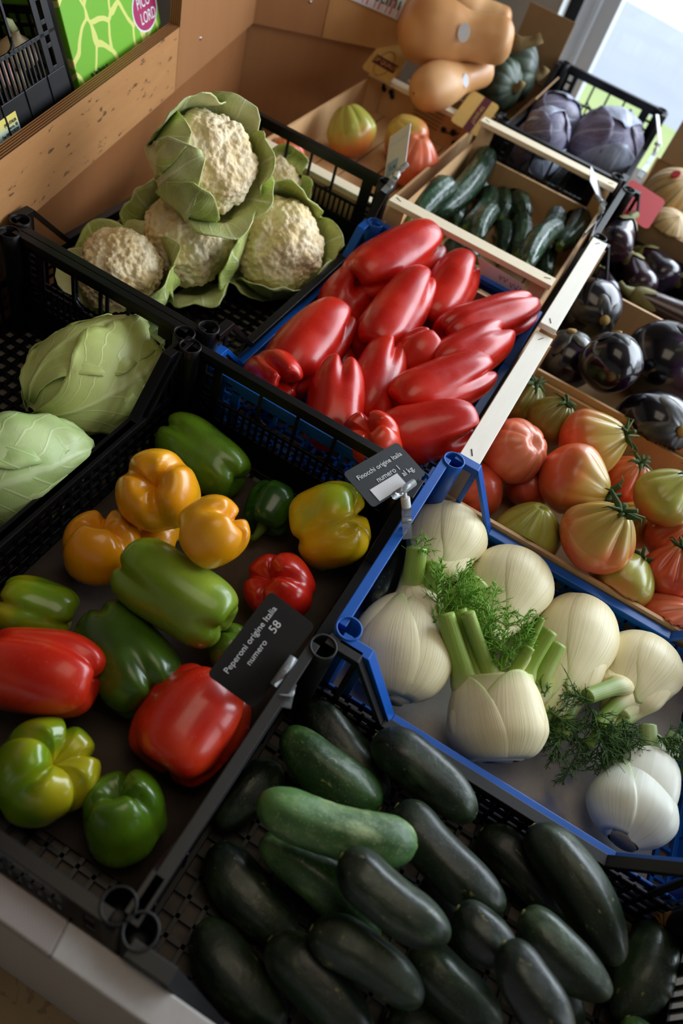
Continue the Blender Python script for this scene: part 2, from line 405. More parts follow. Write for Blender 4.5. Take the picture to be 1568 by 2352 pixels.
def tag(o, label, cat, group=None):
    o['label'] = label; o['category'] = cat
    if group: o['group'] = group
    return o
def thing(name, label, cat, group=None, mat=None):
    o = bpy.data.objects.new(name, None); C.objects.link(o)
    o.empty_display_size = 0.02
    if mat is not None: o.matrix_world = mat
    return tag(o, label, cat, group)
def struct(o):
    o['kind'] = 'structure'; return o
def frame(o, x, y, z):
    return Matrix(((x.x, y.x, z.x, o.x), (x.y, y.y, z.y, o.y), (x.z, y.z, z.z, o.z), (0, 0, 0, 1)))
def frame_axis(o, z, twist=0.0):
    """z axis given; x towards the photo's right"""
    z = z.normalized(); x = CR - z * CR.dot(z)
    if x.length < 0.3: x = -CD - z * (-CD).dot(z)
    x.normalize(); y = z.cross(x)
    return frame(o, x, y, z) @ Matrix.Rotation(twist, 4, 'Z')
def frame_face(o, z):
    """z axis given; y towards the viewer"""
    z = z.normalized(); y = (CAM - o); y = (y - z * y.dot(z)).normalized(); x = y.cross(z)
    return frame(o, x, y, z)
def look_axis(a, b, away=False):
    """axis of a round fruit from where its stalk shows: a, b in radii right and down of its centre"""
    c = math.sqrt(max(0.0, 1 - a * a - b * b))
    return (CR * a + CD * b + CF * (c if away else -c)).normalized()
def sst(a, b, x):
    if a > b: return 1 - sst(b, a, x)
    t = min(1, max(0, (x - a) / (b - a))); return t * t * (3 - 2 * t)
def spl(pts, x):
    for i in range(len(pts) - 1):
        if x <= pts[i + 1][0]:
            (x0, y0), (x1, y1) = pts[i], pts[i + 1]
            xm, ym = pts[i - 1] if i else (x0 - (x1 - x0), y0)
            xp, yp = pts[i + 2] if i + 2 < len(pts) else (x1 + (x1 - x0), y1)
            h = x1 - x0; t = (x - x0) / h
            m0 = (y1 - ym) / (x1 - xm) * h; m1 = (yp - y0) / (xp - x0) * h
            return (2 * t**3 - 3 * t**2 + 1) * y0 + (t**3 - 2 * t**2 + t) * m0 + (-2 * t**3 + 3 * t**2) * y1 + (t**3 - t**2) * m1
    return pts[-1][1]
def text(name, s, size, mat, matrix, parent=None, align='CENTER', ext=0.0004, shear=0, sx=1.0):
    cu = bpy.data.curves.new(name, 'FONT'); cu.body = s; cu.size = size; cu.align_x = align; cu.align_y = 'CENTER'
    cu.extrude = ext; cu.shear = shear; cu.resolution_u = 3
    o = bpy.data.objects.new(name + '_tmp', cu); C.objects.link(o)
    me = bpy.data.meshes.new_from_object(o); bpy.data.objects.remove(o)
    me.materials.append(mat)
    r = bpy.data.objects.new(name, me); C.objects.link(r)
    if parent: r.parent = parent
    r.matrix_local = matrix @ Matrix.Diagonal((sx, 1, 1, 1))
    return r

# ------------------------------------------------------------------ stacking: things keep their place in the view and come to rest on what lies below
HEAPS = {}
def rest(heap, p0, p1, dz, rpx, floor, tight=0.86, zmin=None, step=0.004):
    obs = HEAPS.setdefault(heap, [])
    z = floor if zmin is None else zmin
    while True:
        A, B = at(p0, z), at(p1, z + dz)
        r = rpx * depth((A + B) / 2) / FPX
        d = B - A; L = d.length
        ins = min(r, L * 0.5)
        a = A + d * (ins / L) if L > 1e-6 else A
        b = B - d * (ins / L) if L > 1e-6 else B
        pts = [a.lerp(b, i / 4) for i in range(5)] if L > 2 * r else [a.lerp(b, 0.5)]
        ok = min(a.z, b.z) - r * 0.93 >= floor
        if ok and zmin is None:
            for q, rq in obs:
                if any((p - q).length < tight * (r + rq) for p in pts): ok = False; break
        if ok or zmin is not None or z > 1.15: break
        z += step
    for p in pts: obs.append((p, r))
    return A, B, r
# ------------------------------------------------------------------ setting: floor, walls, window, ground outside
def slab(name, x0, x1, y0, y1, z0, z1, mat, parent=None, bevel=0):
    m = MB(); m.box(x0, x1, y0, y1, z0, z1); return m.build(name, mat, parent, bevel=bevel)
WY = 2.62                                               # plane of the window wall
struct(slab('floor', -2.6, 3.4, -2.6, WY, -0.1, 0, M['floor']))
struct(slab('ceiling', -2.6, 3.4, -2.6, WY + 0.2, 3.0, 3.1, M['ceil']))
struct(slab('wall_left', -2.7, -2.6, -2.6, WY + 0.2, 0, 3.0, M['plaster']))
struct(slab('wall_front', -2.6, 3.4, -2.7, -2.6, 0, 3.0, M['plaster']))
mb = MB()
for a in ((-2.6, 0.2, 0, 3.0), (1.8, 2.62, 0, 3.0), (0.2, 1.8, 0, 0.9), (0.2, 1.8, 2.4, 3.0)):
    mb.box(3.3, 3.4, a[0], a[1], a[2], a[3])
struct(mb.build('wall_right', M['plaster']))
xa = atY((1292, 0), WY).x; zt = 2.72
WF = WY + 0.085                                         # the window stands back in its reveal
xm = atY((1322, 30), WF).x; xd = atY((1420, 20), WF).x
mb = MB(); mb.box(-2.6, xa, WY, WY + 0.2, 0, 3.0); mb.box(xa, 3.3, WY, WY + 0.2, zt, 3.0); mb.box(3.15, 3.3, WY, WY + 0.2, 0, zt)
struct(mb.build('wall_back', M['plaster']))
struct(slab('trim_1', xa, xa + 0.004, WY - 0.001, WY + 0.2, 0, zt, M['whitewall']))
win = struct(thing('window_1', 'tall aluminium framed shop window beside the grey wall', 'window'))
del win['category']
slab('gasket', xa + 0.004, xm + 0.008, WF + 0.02, WF + 0.08, 0.02, zt, M['gasket'], win)
mb = MB(); mb.box(xm + 0.008, xd, WF, WF + 0.09, 0.02, zt); mb.box(xm + 0.045, xm + 0.06, WF - 0.01, WF, 0.02, zt)
mb.box(3.05, 3.15, WF, WF + 0.09, 0.02, zt); mb.box(xd, 3.05, WF, WF + 0.09, 0.02, 0.1); mb.box(xd, 3.05, WF, WF + 0.09, zt - 0.08, zt)
mb.build('window_frame', M['alu'], win, bevel=0.003)
slab('pane', xd, 3.05, WF + 0.04, WF + 0.048, 0.1, zt - 0.08, M['glass'], win)
win2 = struct(thing('window_2', 'shop window in the right wall', 'window')); del win2['category']
mb = MB()
for a in ((0.2, 0.26, 0.9, 2.4), (1.74, 1.8, 0.9, 2.4), (0.26, 1.74, 0.9, 0.96), (0.26, 1.74, 2.34, 2.4)): mb.box(3.32, 3.38, *a)
mb.build('window_frame', M['alu'], win2)
slab('pane', 3.345, 3.352, 0.26, 1.74, 0.96, 2.34, M['glass'], win2)
mb = MB()
y0, y1 = at((1362, 185), -0.05), at((1550, 300), -0.05)
sl = (y1.y - y0.y) / (y1.x - y0.x)
def strip(name, ya, yb, z, mat):
    m = MB(); X0, X1 = -6, 7
    m.prism([(X0, ya + sl * X0), (X1, ya + sl * X1), (X1, yb + sl * X1 if yb < 20 else yb), (X0, yb + sl * X0 if yb < 20 else yb)], (0, 0, z - 0.05), (1, 0, 0), (0, 1, 0), (0, 0, 0.05))
    return struct(m.build(name, mat))
yb1 = y0.y - sl * y0.x; q = at((1500, 34), -0.05); yb2 = q.y - sl * q.x
strip('lawn', WY + 0.9, yb1, -0.05, M['lawn']); strip('pavement', yb1, yb2, -0.05, M['pave']); strip('road', yb2, 40, -0.05, M['bright'])

# the sales bed with its grey covered border
bed = thing('display_stand', 'low sales stand with grey woven border carrying the vegetable crates', 'stand')
m = MB(); m.prism([(-.785, .088), (.535, .088), (.535, 2.5), (-.66, 2.5), (-.66, 2.06), (-.785, 1.96)], (0, 0, .56), (1, 0, 0), (0, 1, 0), (0, 0, .038)); m.build('bed_board', M['bed'], bed)
s0 = at((215, 2035), 0.6)
LZ = 0.768                                              # a covered ledge runs in front of the crates
s0, s1 = at((215, 2035), LZ), at((147, 2150), LZ); q0, q1 = at((0, 2095), LZ), at((300, 2352), LZ); ye = (q0.y + q1.y) / 2
for x0, x1, sgn, mt in ((-.785, 0, 0, 'woven'), (0, .535, 1, 'greycloth')):
    m = MB(); A = [(s0.x, 0.079), (s1.x, ye)]
    poly = [(-.785, 0.079), A[0], A[1], (-.785, ye)] if sgn == 0 else [A[0], (.535, 0.079), (.535, ye), A[1]]
    m.prism(poly, (0, 0, LZ - .02), (1, 0, 0), (0, 1, 0), (0, 0, .02)); m.build('border_strip', M[mt], bed, bevel=.002)
slab('front_panel', -.78, .53, ye + .006, ye + .020, 0.0, LZ - .02, M['greycloth'], bed)
slab('front_panel', -.78, .53, 2.4, 2.42, 0.0, 0.56, M['tan'], bed)

# ------------------------------------------------------------------ wooden display unit (left side wall and corner)
KS = 0.953                                               # the unit stands this much nearer than first measured
LO = Vector((-0.867 * KS, 0.987 * KS, 0)); LD = Vector((-0.2100, 0.9777, 0)); LN = Vector((0.9777, 0.2100, 0)); UP = Vector((0, 0, 1))
CO = Vector((-1.058 * KS, 1.921 * KS, 0)); BD = Vector((0.787, 0.617, 0)).normalized(); BN = Vector((BD.y, -BD.x, 0))
unit = thing('wooden_display_unit', 'brown plywood wall unit with scuffed front lip behind the crates', 'shelf unit')
def board(name, o, d, n, s0, s1, z0, z1, back, th, mat, bevel=0.0):
    m = MB(); m.obox(Vector((o.x, o.y, z0)) + d * s0 - n * (back + th), d * (s1 - s0), n * th, UP * (z1 - z0))
    return m.build(name, mat, unit, bevel=bevel)
ZL0, ZL1 = 0.745, 0.866
SE, SC, BE = 0.457 * KS, 0.953 * KS, 0.42 * KS; S0 = -0.215
board('lip_board', LO, LD, LN, S0, SE, ZL0, ZL1, 0, 0.021, M['ply'])
m = MB()
a = LO + LD * S0 + UP * ZL1; b = LO + LD * SE + UP * ZL1
m.quadstrip([[a + UP * 0.0012, a - LN * 0.021 + UP * 0.0012], [b + UP * 0.0012, b - LN * 0.021 + UP * 0.0012]], False, uv=True); m.build('plywood_edge', M['ply_edge'], unit)
board('lower_panel', LO, LD, LN, S0, SC, 0.0, 0.78, 0.014, 0.015, M['ply_dark'])
board('upper_panel', LO, LD, LN, SE + 0.002, SC, ZL0, 1.5, 0, 0.021, M['ply_panel'])
a = LO + LD * (SE + 0.0005) + UP * ZL1; m = MB()
m.quadstrip([[a, a - LN * 0.021], [a + UP * 0.67, a + UP * 0.67 - LN * 0.021]], False, uv=True); m.build('plywood_edge', M['ply_edge'], unit)
board('corner_panel', CO, BD, BN, -0.07, BE, 0.0, 0.90, 0.014, 0.015, M['ply_panel'])
board('upper_panel', CO, BD, BN, -0.07, 0.172 * KS, ZL0, 1.5, 0, 0.021, M['ply_panel'])
board('end_panel', CO, BD, BN, 0.172 * KS + 0.002, BE, ZL0, 0.96, 0, 0.021, M['ply_light'])
sh0 = LO - LN * 0.021
m = MB(); m.obox(Vector((sh0.x, sh0.y, 0.805)) + LD * -0.42, LD * (SE + 0.40), -LN * 0.42 - UP * 0.118, UP * 0.02); m.build('shelf_board', M['ply_dark'], unit)
board('back_panel', LO, LD, LN, -0.42, SC, 0.6, 1.5, 0.52, 0.015, M['ply_dark'])
for p, o, n in (((460, 88), LO, LN), ((712, 4), CO, BN)):
    c = atP(p, o, n); m = MB(); r = 0.0042
    m.quadstrip([[c + (n.cross(UP) * math.cos(t * PI / 6) + UP * math.sin(t * PI / 6)) * r * q + n * h for t in range(12)] for q, h in ((1, 0), (0.9, 0.001), (0.6, 0.0018), (0.15, 0.0022))], True, False, True)
    m.build('screw', M['steel'], unit, True)

# ------------------------------------------------------------------ crates
def plastic_crate(label, mat, cx, cy, L, W, H, z0, group, along='x', dip=0.09, flat=0.045, slope=0.06, rot=None, name='plastic_crate', handle=True, dips=(True, True), hof=0.48):
    """end panels stand at the two ends of the length L; the long sides dip in the middle"""
    mat4 = rot if rot is not None else Matrix.Translation((cx, cy, z0)) @ Matrix.Rotation(0 if along == 'x' else PI / 2, 4, 'Z')
    t = thing(name, label, 'crate', group, mat4)
    hx, hy = L / 2, W / 2
    m = MB(); nx, ny = int(L / 0.021), int(W / 0.021)
    for i in range(nx + 1):
        x = -hx + 0.006 + (L - 0.012) * i / nx; m.box(x - 0.0024, x + 0.0024, -hy + 0.004, hy - 0.004, 0.002, 0.0075)
    for j in range(ny + 1):
        y = -hy + 0.006 + (W - 0.012) * j / ny; m.box(-hx + 0.004, hx - 0.004, y - 0.0024, y + 0.0024, 0.002, 0.0075)
    m.build('base_grid', mat, t)
    for sx in (-1, 1):
        m = MB(); X = sx * hx; i0, i1 = (X - 0.004, X) if sx > 0 else (X, X + 0.004)
        r0, r1 = (X - 0.010, X + 0.003) if sx > 0 else (X - 0.003, X + 0.010)
        y0, y1 = -hy + 0.014, hy - 0.014
        m.box(r0, r1, y0, y1, H - 0.010, H)                       # top rim
        m.box(i0, i1, y0, y1, H - 0.024, H - 0.010)
        ho = hof * H; zm = H - 0.024 - ho * 0.62                 # hand openings, then a row of slots
        zs = zm - 0.006 - ho * 0.38
        m.box(i0, i1, y0, y1, zm - 0.006, zm); m.box(i0, i1, y0, y1, 0, zs)
        m.box(r0, r1, y0, y1, 0, 0.012)
        for a in (0, 1):
            yy = y0 if a == 0 else y1 - 0.05
            m.box(i0, i1, yy, yy + 0.014, zs, H - 0.02); m.box(i0, i1, yy + 0.026, yy + 0.05, zs, H - 0.02)
            for k in range(5): m.box(i0, i1, yy + 0.014, yy + 0.026, zs + k * (H - zs) / 5, zs + k * (H - zs) / 5 + 0.007)
        ws = y1 - y0 - 0.1
        for k in (0.26, 0.5, 0.74): m.box(i0, i1, y0 + 0.05 + ws * k - 0.0028, y0 + 0.05 + ws * k + 0.0028, zm, H - 0.02)
        ns = int(ws / 0.0115)
        for k in range(ns): m.box(i0, i1, y0 + 0.05 + ws * k / ns - 0.0022, y0 + 0.05 + ws * k / ns + 0.0022, zs, zm)
        for k in range(5): m.box(i0 - 0.002, i1 + 0.002, y0 + ws * k / 4 + 0.04, y0 + ws * k / 4 + 0.043, 0.01, zs)
        if handle:
            for a, b in ((0.26, 1), (0.74, -1)):                   # rounded hand-grip corners
                pts = [Vector((X, y0 + 0.05 + ws * a + b * (0.016 - 0.016 * math.cos(u)), zm + 0.016 - 0.016 * math.sin(u))) for u in (0, PI / 8, PI / 4, 3 * PI / 8, PI / 2)]
                m.tube(pts, 0.0026, 6)
        m.build('end_panel', mat, t, bevel=0.0008)
    for k, sy in enumerate((-1, 1)):
        m = MB(); Y = sy * hy; i0, i1 = (Y - 0.0035, Y) if sy > 0 else (Y, Y + 0.0035)
        D = dip if dips[k] else 0.0
        f = flat
        path = [(-hx + 0.012, H), (-hx + f, H), (-hx + f + slope, H - D), (hx - f - slope, H - D), (hx - f, H), (hx - 0.012, H)]
        for (xa, za), (xb, zb) in zip(path, path[1:]):
            o = Vector((xa, Y - 0.0075, za - 0.011)); m.obox(o, (xb - xa, 0, zb - za), (0, 0.015, 0), (0, 0, 0.011))
        zl = H - D - 0.011
        m.box(-hx + 0.012, hx - 0.012, i0, i1, 0, 0.022)
        m.box(-hx + 0.012, hx - 0.012, i0, i1, zl - 0.012, zl)
        n = int((L - 0.03) / 0.019)
        for q in range(n + 1):
            x = -hx + 0.015 + (L - 0.03) * q / n; m.box(x - 0.003, x + 0.003, i0, i1, 0.02, zl)
        nz = max(1, int((zl - 0.03) / 0.022))
        for q in range(1, nz + 1): m.box(-hx + 0.012, hx - 0.012, i0, i1, 0.022 + (zl - 0.03) * q / (nz + 1) - 0.003, 0.022 + (zl - 0.03) * q / (nz + 1) + 0.003)
        if D:
            for s in (-1, 1):
                xx = s * (hx - f + 0.002); m.box(xx - 0.004, xx + 0.004, i0, i1, zl - 0.01, H - 0.008)
                xx = s * (hx - 0.018); m.box(xx - 0.006, xx + 0.006, i0, i1, zl - 0.01, H - 0.008)
        else:
            for s in (-1, 1): m.box(min(s * hx, s * (hx - 0.06)), max(s * hx, s * (hx - 0.06)), i0, i1, zl - 0.06, zl)
        m.build('side_panel', mat, t, bevel=0.0008)
    for sx in (-1, 1):
        for sy in (-1, 1):
            m = MB(); c = Vector((sx * (hx - 0.0135), sy * (hy - 0.0135), 0)); ro, ri = 0.0158, 0.0133
            ring = lambda r, z: [c + Vector((math.cos(j * PI / 14) * r, math.sin(j * PI / 14) * r, z)) for j in range(28)]
            m.quadstrip([ring(ro * 0.88, 0), ring(ro, H - 0.02), ring(ro, H + 0.002), ring(ro - 0.0006, H + 0.0026), ring(ri + 0.0005, H + 0.0026), ring(ri, H + 0.002), ring(ri * 0.93, H - 0.05), ring(ri * 0.4, H - 0.052)], True, True, True)
            m.build('corner_tube', mat, t, True)
    return t

def wooden_crate(label, x0, x1, y0, y1, z0, zr, ends, zs, group, rail='pale', inner='tan', endh=0.55):
    """ends 'x': raised end rails at x0 and x1; 'y': at y0 and y1. zr rail height, zs side board height"""
    t = thing('wooden_crate', label, 'crate', group, Matrix.Translation(((x0 + x1) / 2, (y0 + y1) / 2, z0)))
    hx, hy, H, S = (x1 - x0) / 2, (y1 - y0) / 2, zr - z0, zs - z0
    m = MB(); nb = 5; span = hy if ends == 'x' else hx
    for k in range(nb):
        a = -span + 2 * span * k / nb + 0.002; b = -span + 2 * span * (k + 1) / nb - 0.002
        m.box(-hx + 0.004, hx - 0.004, a, b, 0.002, 0.008) if ends == 'x' else m.box(a, b, -hy + 0.004, hy - 0.004, 0.002, 0.008)
    m.build('base_board', M[inner], t)
    for s in (-1, 1):
        if ends == 'x':
            X = s * (hx - 0.016); m = MB(); m.box(X - 0.016, X + 0.016, -hy, hy, H - 0.011, H); m.build('top_rail', M[rail], t, bevel=0.001)
            m = MB(); m.box(s * hx - 0.003, s * hx + 0.003, -hy + 0.002, hy - 0.002, 0.008, H * endh); m.build('end_board', M[inner], t)
            m = MB(); Y = s * (hy - 0.003); m.box(-hx + 0.006, hx - 0.006, Y - 0.003, Y + 0.003, 0.01, S); m.build('side_board', M[inner], t)
        else:
            Y = s * (hy - 0.016); m = MB(); m.box(-hx, hx, Y - 0.016, Y + 0.016, H - 0.011, H); m.build('top_rail', M[rail], t, bevel=0.001)
            m = MB(); m.box(-hx + 0.002, hx - 0.002, s * hy - 0.003, s * hy + 0.003, 0.008, H * endh); m.build('end_board', M[inner], t)
            m = MB(); X = s * (hx - 0.003); m.box(X - 0.003, X + 0.003, -hy + 0.006, hy - 0.006, 0.01, S); m.build('side_board', M[inner], t)
    for sx in (-1, 1):
        for sy in (-1, 1):
            m = MB(); c = Vector((sx * (hx - 0.0062), sy * (hy - 0.0062), 0.008))
            m.prism([(0, 0), (0.03, 0), (0, 0.03)], c, (-sx, 0, 0), (0, -sy, 0), (0, 0, H - 0.0192)); m.build('corner_post', M[inner], t)
    m = MB()
    for s in (-1, 1):
        for u in (-1, 1):
            c = Vector((s * (hx - 0.014), u * (hy - 0.018), H + 0.0004)); d = Vector((0.003 * u, 0.006, 0)) if ends == 'x' else Vector((0.006, 0.003 * s, 0))
            m.tube([c - d, c + d], 0.0007, 5)
    m.build('staple', M['ink'], t)
    return t

def liner(label, x0, x1, y0, y1, z, mat='liner', name='cardboard_liner'):
    m = MB(); n = 6
    m.quadstrip([[Vector((x0 + (x1 - x0) * i / n, y0 + (y1 - y0) * j / n, z + 0.0015 * noise.noise((i * 1.7, j * 1.3, x0)))) for i in range(n + 1)] for j in range(n + 1)], False)
    return tag(m.build(name, M[mat], None, True, solid=0.002), label, 'liner')

# ------------------------------------------------------------------ vegetables
def revolve(prof, nv=40, nu=56, fr=None, uv=False):
    """prof(t) -> (radius, z); fr(t, th) multiplies the radius, or returns (mul, dz)"""
    rings = []
    for i in range(nv + 1):
        t = i / nv; r, z = prof(t); row = []
        for j in range(nu + (1 if uv else 0)):
            th = 2 * PI * j / nu; k, dz = fr(t, th) if fr else (1, 0)
            row.append(Vector((r * k * math.cos(th), r * k * math.sin(th), z + dz)))
        rings.append(row)
    m = MB(); m.quadstrip(rings, not uv, uv=uv); return m

def pepper(label, group, mat, p_stem, p_tip, dz, rpx, heap, floor, seed, lobes=3, taper=0.15, bulge=0.22, bend=0.0, zmin=None, kind='bell_pepper', e=0.6, groove=0.17, stem=True, face=None, tight=0.93):
    A, B, R = rest(heap, p_stem, p_tip, dz, rpx, floor, tight, zmin)
    rnd = random.Random(seed); ax = B - A; L = max(ax.length, 1.15 * R)
    t = thing(kind, label, 'pepper', group, frame_axis(A, ax, rnd.uniform(0, 6.28) if face is None else math.radians(face)))
    amp = [rnd.uniform(0.7, 1.2) for _ in range(lobes)]; off = rnd.uniform(0, 0.6); o3 = Vector((seed * 3.1, seed * 1.7, seed))
    rings = []; nv, nu = 44, 64
    for i in range(nv + 1):
        ph = PI * i / nv; s, c = math.sin(ph), -math.cos(ph)
        rho = max(s, 0.0) ** e; zz = math.copysign(abs(c) ** 0.72, c); q = (zz + 1) / 2; row = []
        for j in range(nu):
            th = 2 * PI * j / nu; ph2 = th * lobes / 2 + off * math.sin(th)
            w_ = abs(math.cos(ph2)); mm = 1 - math.exp(-(w_ / 0.36) ** 2); li = int(((ph2 + PI / 2) / PI)) % lobes; am = amp[li]
            g = (0.05 + groove * sst(0.5, 1.0, q) + 0.16 * sst(0.28, 0.0, q)) * (1 - mm)
            prof = (1 - taper * q ** 1.6) * (1 + 0.05 * math.sin(q * 5 + am * 3))
            r = R * rho * (1 - g) * prof * (1 + 0.10 * (am - 0.9) * mm)
            z = L * q
            if c > 0: z += R * (bulge * am * mm * math.sin(PI * min(1.0, rho * 1.02)) ** 0.8 - (0.16 + bulge * 0.5) * (1 - rho) ** 3)
            else: z += R * (0.34 * (1 - rho) ** 1.5 - 0.10 * mm * rho * (1 - rho) * 4)
            p = Vector((r * math.cos(th), r * math.sin(th), z))
            p += p.normalized() * R * 0.07 * noise.noise(p * (0.9 / R) + o3)
            p.x += bend * L * math.sin(PI * q) ; row.append(p)
        rings.append(row)
    m = MB(); m.quadstrip(rings, True); m.build('flesh', mat, t, True)
    if stem:
        m = MB(); m.tube([Vector((0, 0, R * 0.30)), Vector((0, 0, 0.0)), Vector((R * 0.08, 0, -R * 0.35)), Vector((R * 0.2, 0.0, -R * 0.5))], [R * 0.3, R * 0.2, R * 0.13, R * 0.16], 10); m.build('stem', M['stem'], t, True)
    m = MB(); zc = L - R * (0.16 + bulge * 0.5); m.tube([(0, 0, zc - 0.004), (0, 0, zc + 0.0015)], [0.0018, 0.0006], 6); m.build('blossom_scar', M['ink'], t, True)
    return t

def marrow(name, label, cat, group, mat, p_end, p_stalk, dz, rpx, heap, floor, seed, facets=6, fa=0.028, bend=0.04, zmin=None, flower=False, stalk=True, taper=0.14, bumps=0.0, tight=0.95):
    """zucchini and cucumbers: p_end blossom end, p_stalk stalk end"""
    A, B, R = rest(heap, p_end, p_stalk, dz, rpx, floor, tight, zmin)
    ax = B - A; L = ax.length; rnd = random.Random(seed)
    t = thing(name, label, cat, group, frame_face(A, ax)); o3 = Vector((seed * 2.3, seed * 5.1, 0)); rings = []; nv, nu = 40, 40
    tw = rnd.uniform(0, 3); bd = bend * L * rnd.choice((-1, 1)); b2 = 0.4 * bend * L
    for i in range(nv + 1):
        ph = PI * i / nv; c = -math.cos(ph); k = min(0.9, R * 1.25 / L)
        # capsule like ends
        q = (c + 1) / 2
        zz = L * q; end = R * 1.3
        rr = 1.0
        if zz < end: u = 1 - zz / end; rr = math.sqrt(max(0, 1 - u * u)) ** 0.92
        if L - zz < end * 1.25: u = 1 - (L - zz) / (end * 1.25); rr = min(rr, math.sqrt(max(0, 1 - u * u)) ** 0.9)
        rr *= 1 - taper * sst(0.45, 1.0, q) - 0.03 * math.sin(q * 9 + seed)
        row = []
        for j in range(nu):
            th = 2 * PI * j / nu
            f = 1 + fa * math.cos(facets * th + tw) - fa
            p = Vector((R * rr * f * math.cos(th), R * rr * f * math.sin(th), zz))
            p += Vector((math.cos(th), math.sin(th), 0)) * R * (0.035 * noise.noise(p * 22 + o3) + bumps * noise.noise(p * 160 + o3)) * min(1, rr * 2)
            p.x += bd * math.sin(PI * q); p.y += b2 * math.sin(PI * q); row.append(p)
        rings.append(row)
    m = MB(); m.quadstrip(rings, True); m.build('flesh', mat, t, True)
    m = MB(); m.tube([(0, 0, 0.003), (0, 0, -0.0006)], [R * 0.17, R * 0.13], 10); m.build('blossom_scar', M['scar'], t, True)
    if stalk:
        m = MB(); m.tube([(0, 0, L - 0.004), (0, 0, L + 0.006), (0.001, 0, L + 0.012)], [R * 0.42, R * 0.30, R * 0.32], 6); m.build('stalk', M['stem'], t)
    if flower:
        m = MB()
        for k in range(7):
            a = k * 0.9; d = Vector((math.cos(a), math.sin(a), -0.5))
            o_ = Vector((0, R * 0.75, R * 0.35)); m.tube([o_ + d * 0.001, o_ + d * 0.010 + Vector((rnd.uniform(-.003, .003), rnd.uniform(-.003, .003), -0.002)), o_ + d * 0.017 + Vector((rnd.uniform(-.006, .006), rnd.uniform(-.006, .006), -0.006))], [0.004, 0.0035, 0.0012], 6)
        m.build('dried_blossom', M['dryflower'], t, True)
    return t

def wrap_leaf(surf, az, half, p0, p1, off, seed, ruffle=0.004, curl=0.0, nu=22, nv=26, top=0.5):
    """a leaf lying on a body: surf(p, az) p from the base 0 to the crown 1"""
    m = MB(); rings = []; o3 = Vector((seed * 7.7, seed * 3.3, seed * 1.1))
    for i in range(nv + 1):
        v = i / nv; hw = half * (0.35 + 0.65 * sst(0, 0.45, v)) * math.sqrt(max(0.02, 1 - max(0, (v - top) / (1.02 - top)) ** 2.2)); row = []
        for j in range(nu + 1):
            u = 2 * j / nu - 1
            p = p0 + (p1 - p0) * v; a = az + hw * u + 0.06 * noise.noise((v * 3, seed, 0.3))
            P = surf(p, a); N = (surf(min(p + 0.01, 0.999), a) - P).cross(surf(p, a + 0.02) - P)
            if N.length < 1e-9: N = P
            N.normalize()
            if N.dot(P - surf(0.5, a) * 0.2) < 0: N = -N
            edge = max(abs(u) ** 3, v ** 5)
            h = off + ruffle * edge * (1.1 + 2.2 * noise.noise(P * 45 + o3)) + curl * max(0, v - 0.7) ** 2 * 10 + ruffle * 0.55 * noise.noise(P * 28 + o3)
            h += 0.003 * math.exp(-(u / 0.09) ** 2) * (1 - v)
            row.append(P + N * h)
        rings.append(row)
    m.quadstrip(rings, False, uv=True); return m

def sphere_surf(R, sq=1.0):
    def f(p, a):
        th = PI * (1 - p); return Vector((R * math.sin(th) * math.cos(a), R * math.sin(th) * math.sin(a), R * sq * math.cos(th)))
    return f

def cauliflower(label, px, rpx, axis, heap, floor, seed, leaves, zmin=None):
    c, _, R = rest(heap, px, px, 0, rpx, floor, 0.85, zmin)
    t = thing('cauliflower', label, 'cauliflower', 'cauliflowers in the black crate', frame_axis(c, look_axis(*axis)))
    bm = bmesh.new(); bmesh.ops.create_icosphere(bm, subdivisions=6, radius=1.0); o3 = Vector((seed * 4.3, seed * 2.9, seed))
    for v in bm.verts:
        n = v.co.normalized(); 
        q = n * 3.3 + o3 + Vector((noise.noise(n * 4 + o3), noise.noise(n * 4 - o3), 0)) * 0.18
        d1 = noise.voronoi(q)[0][0]; d2 = noise.voronoi(n * 9.5 + o3)[0][0]; d3 = noise.voronoi(n * 21 + o3)[0][0]
        k = 0.93 + 0.085 * max(0, 1 - d1 * d1 * 1.7) + 0.062 * max(0, 1 - d2 * d2 * 1.5) + 0.024 * max(0, 1 - d3 * d3 * 1.3)
        k *= 0.93 + 0.1 * noise.noise(n * 1.6 + o3)
        k *= 1 - 0.35 * sst(0.1, -0.7, n.z)
        v.co = n * R * k; v.co.z *= 0.95
    me = bpy.data.meshes.new('curd'); bm.to_mesh(me); bm.free()
    for p in me.polygons: p.use_smooth = True
    me.materials.append(M['curd']); o = bpy.data.objects.new('curd', me); C.objects.link(o); o.parent = t
    sf = sphere_surf(R * 0.98, 0.97)
    for k, (az, half, p1, curl) in enumerate(leaves):
        m = wrap_leaf(sf, math.radians(az), math.radians(half), 0.12, p1, R * (0.075 + 0.02 * (k % 3)), seed * 10 + k, R * 0.075, curl * R, top=0.62)
        m.build('leaf', M['cleaf'] if k % 2 == 0 else M['cleafp'], t, True, solid=0.0018)
    m = MB(); m.tube([(0, 0, -R * 0.75), (0, 0, -R * 1.0)], [R * 0.35, R * 0.3], 14); m.build('stump', M['cleafp'], t, True)
    return t

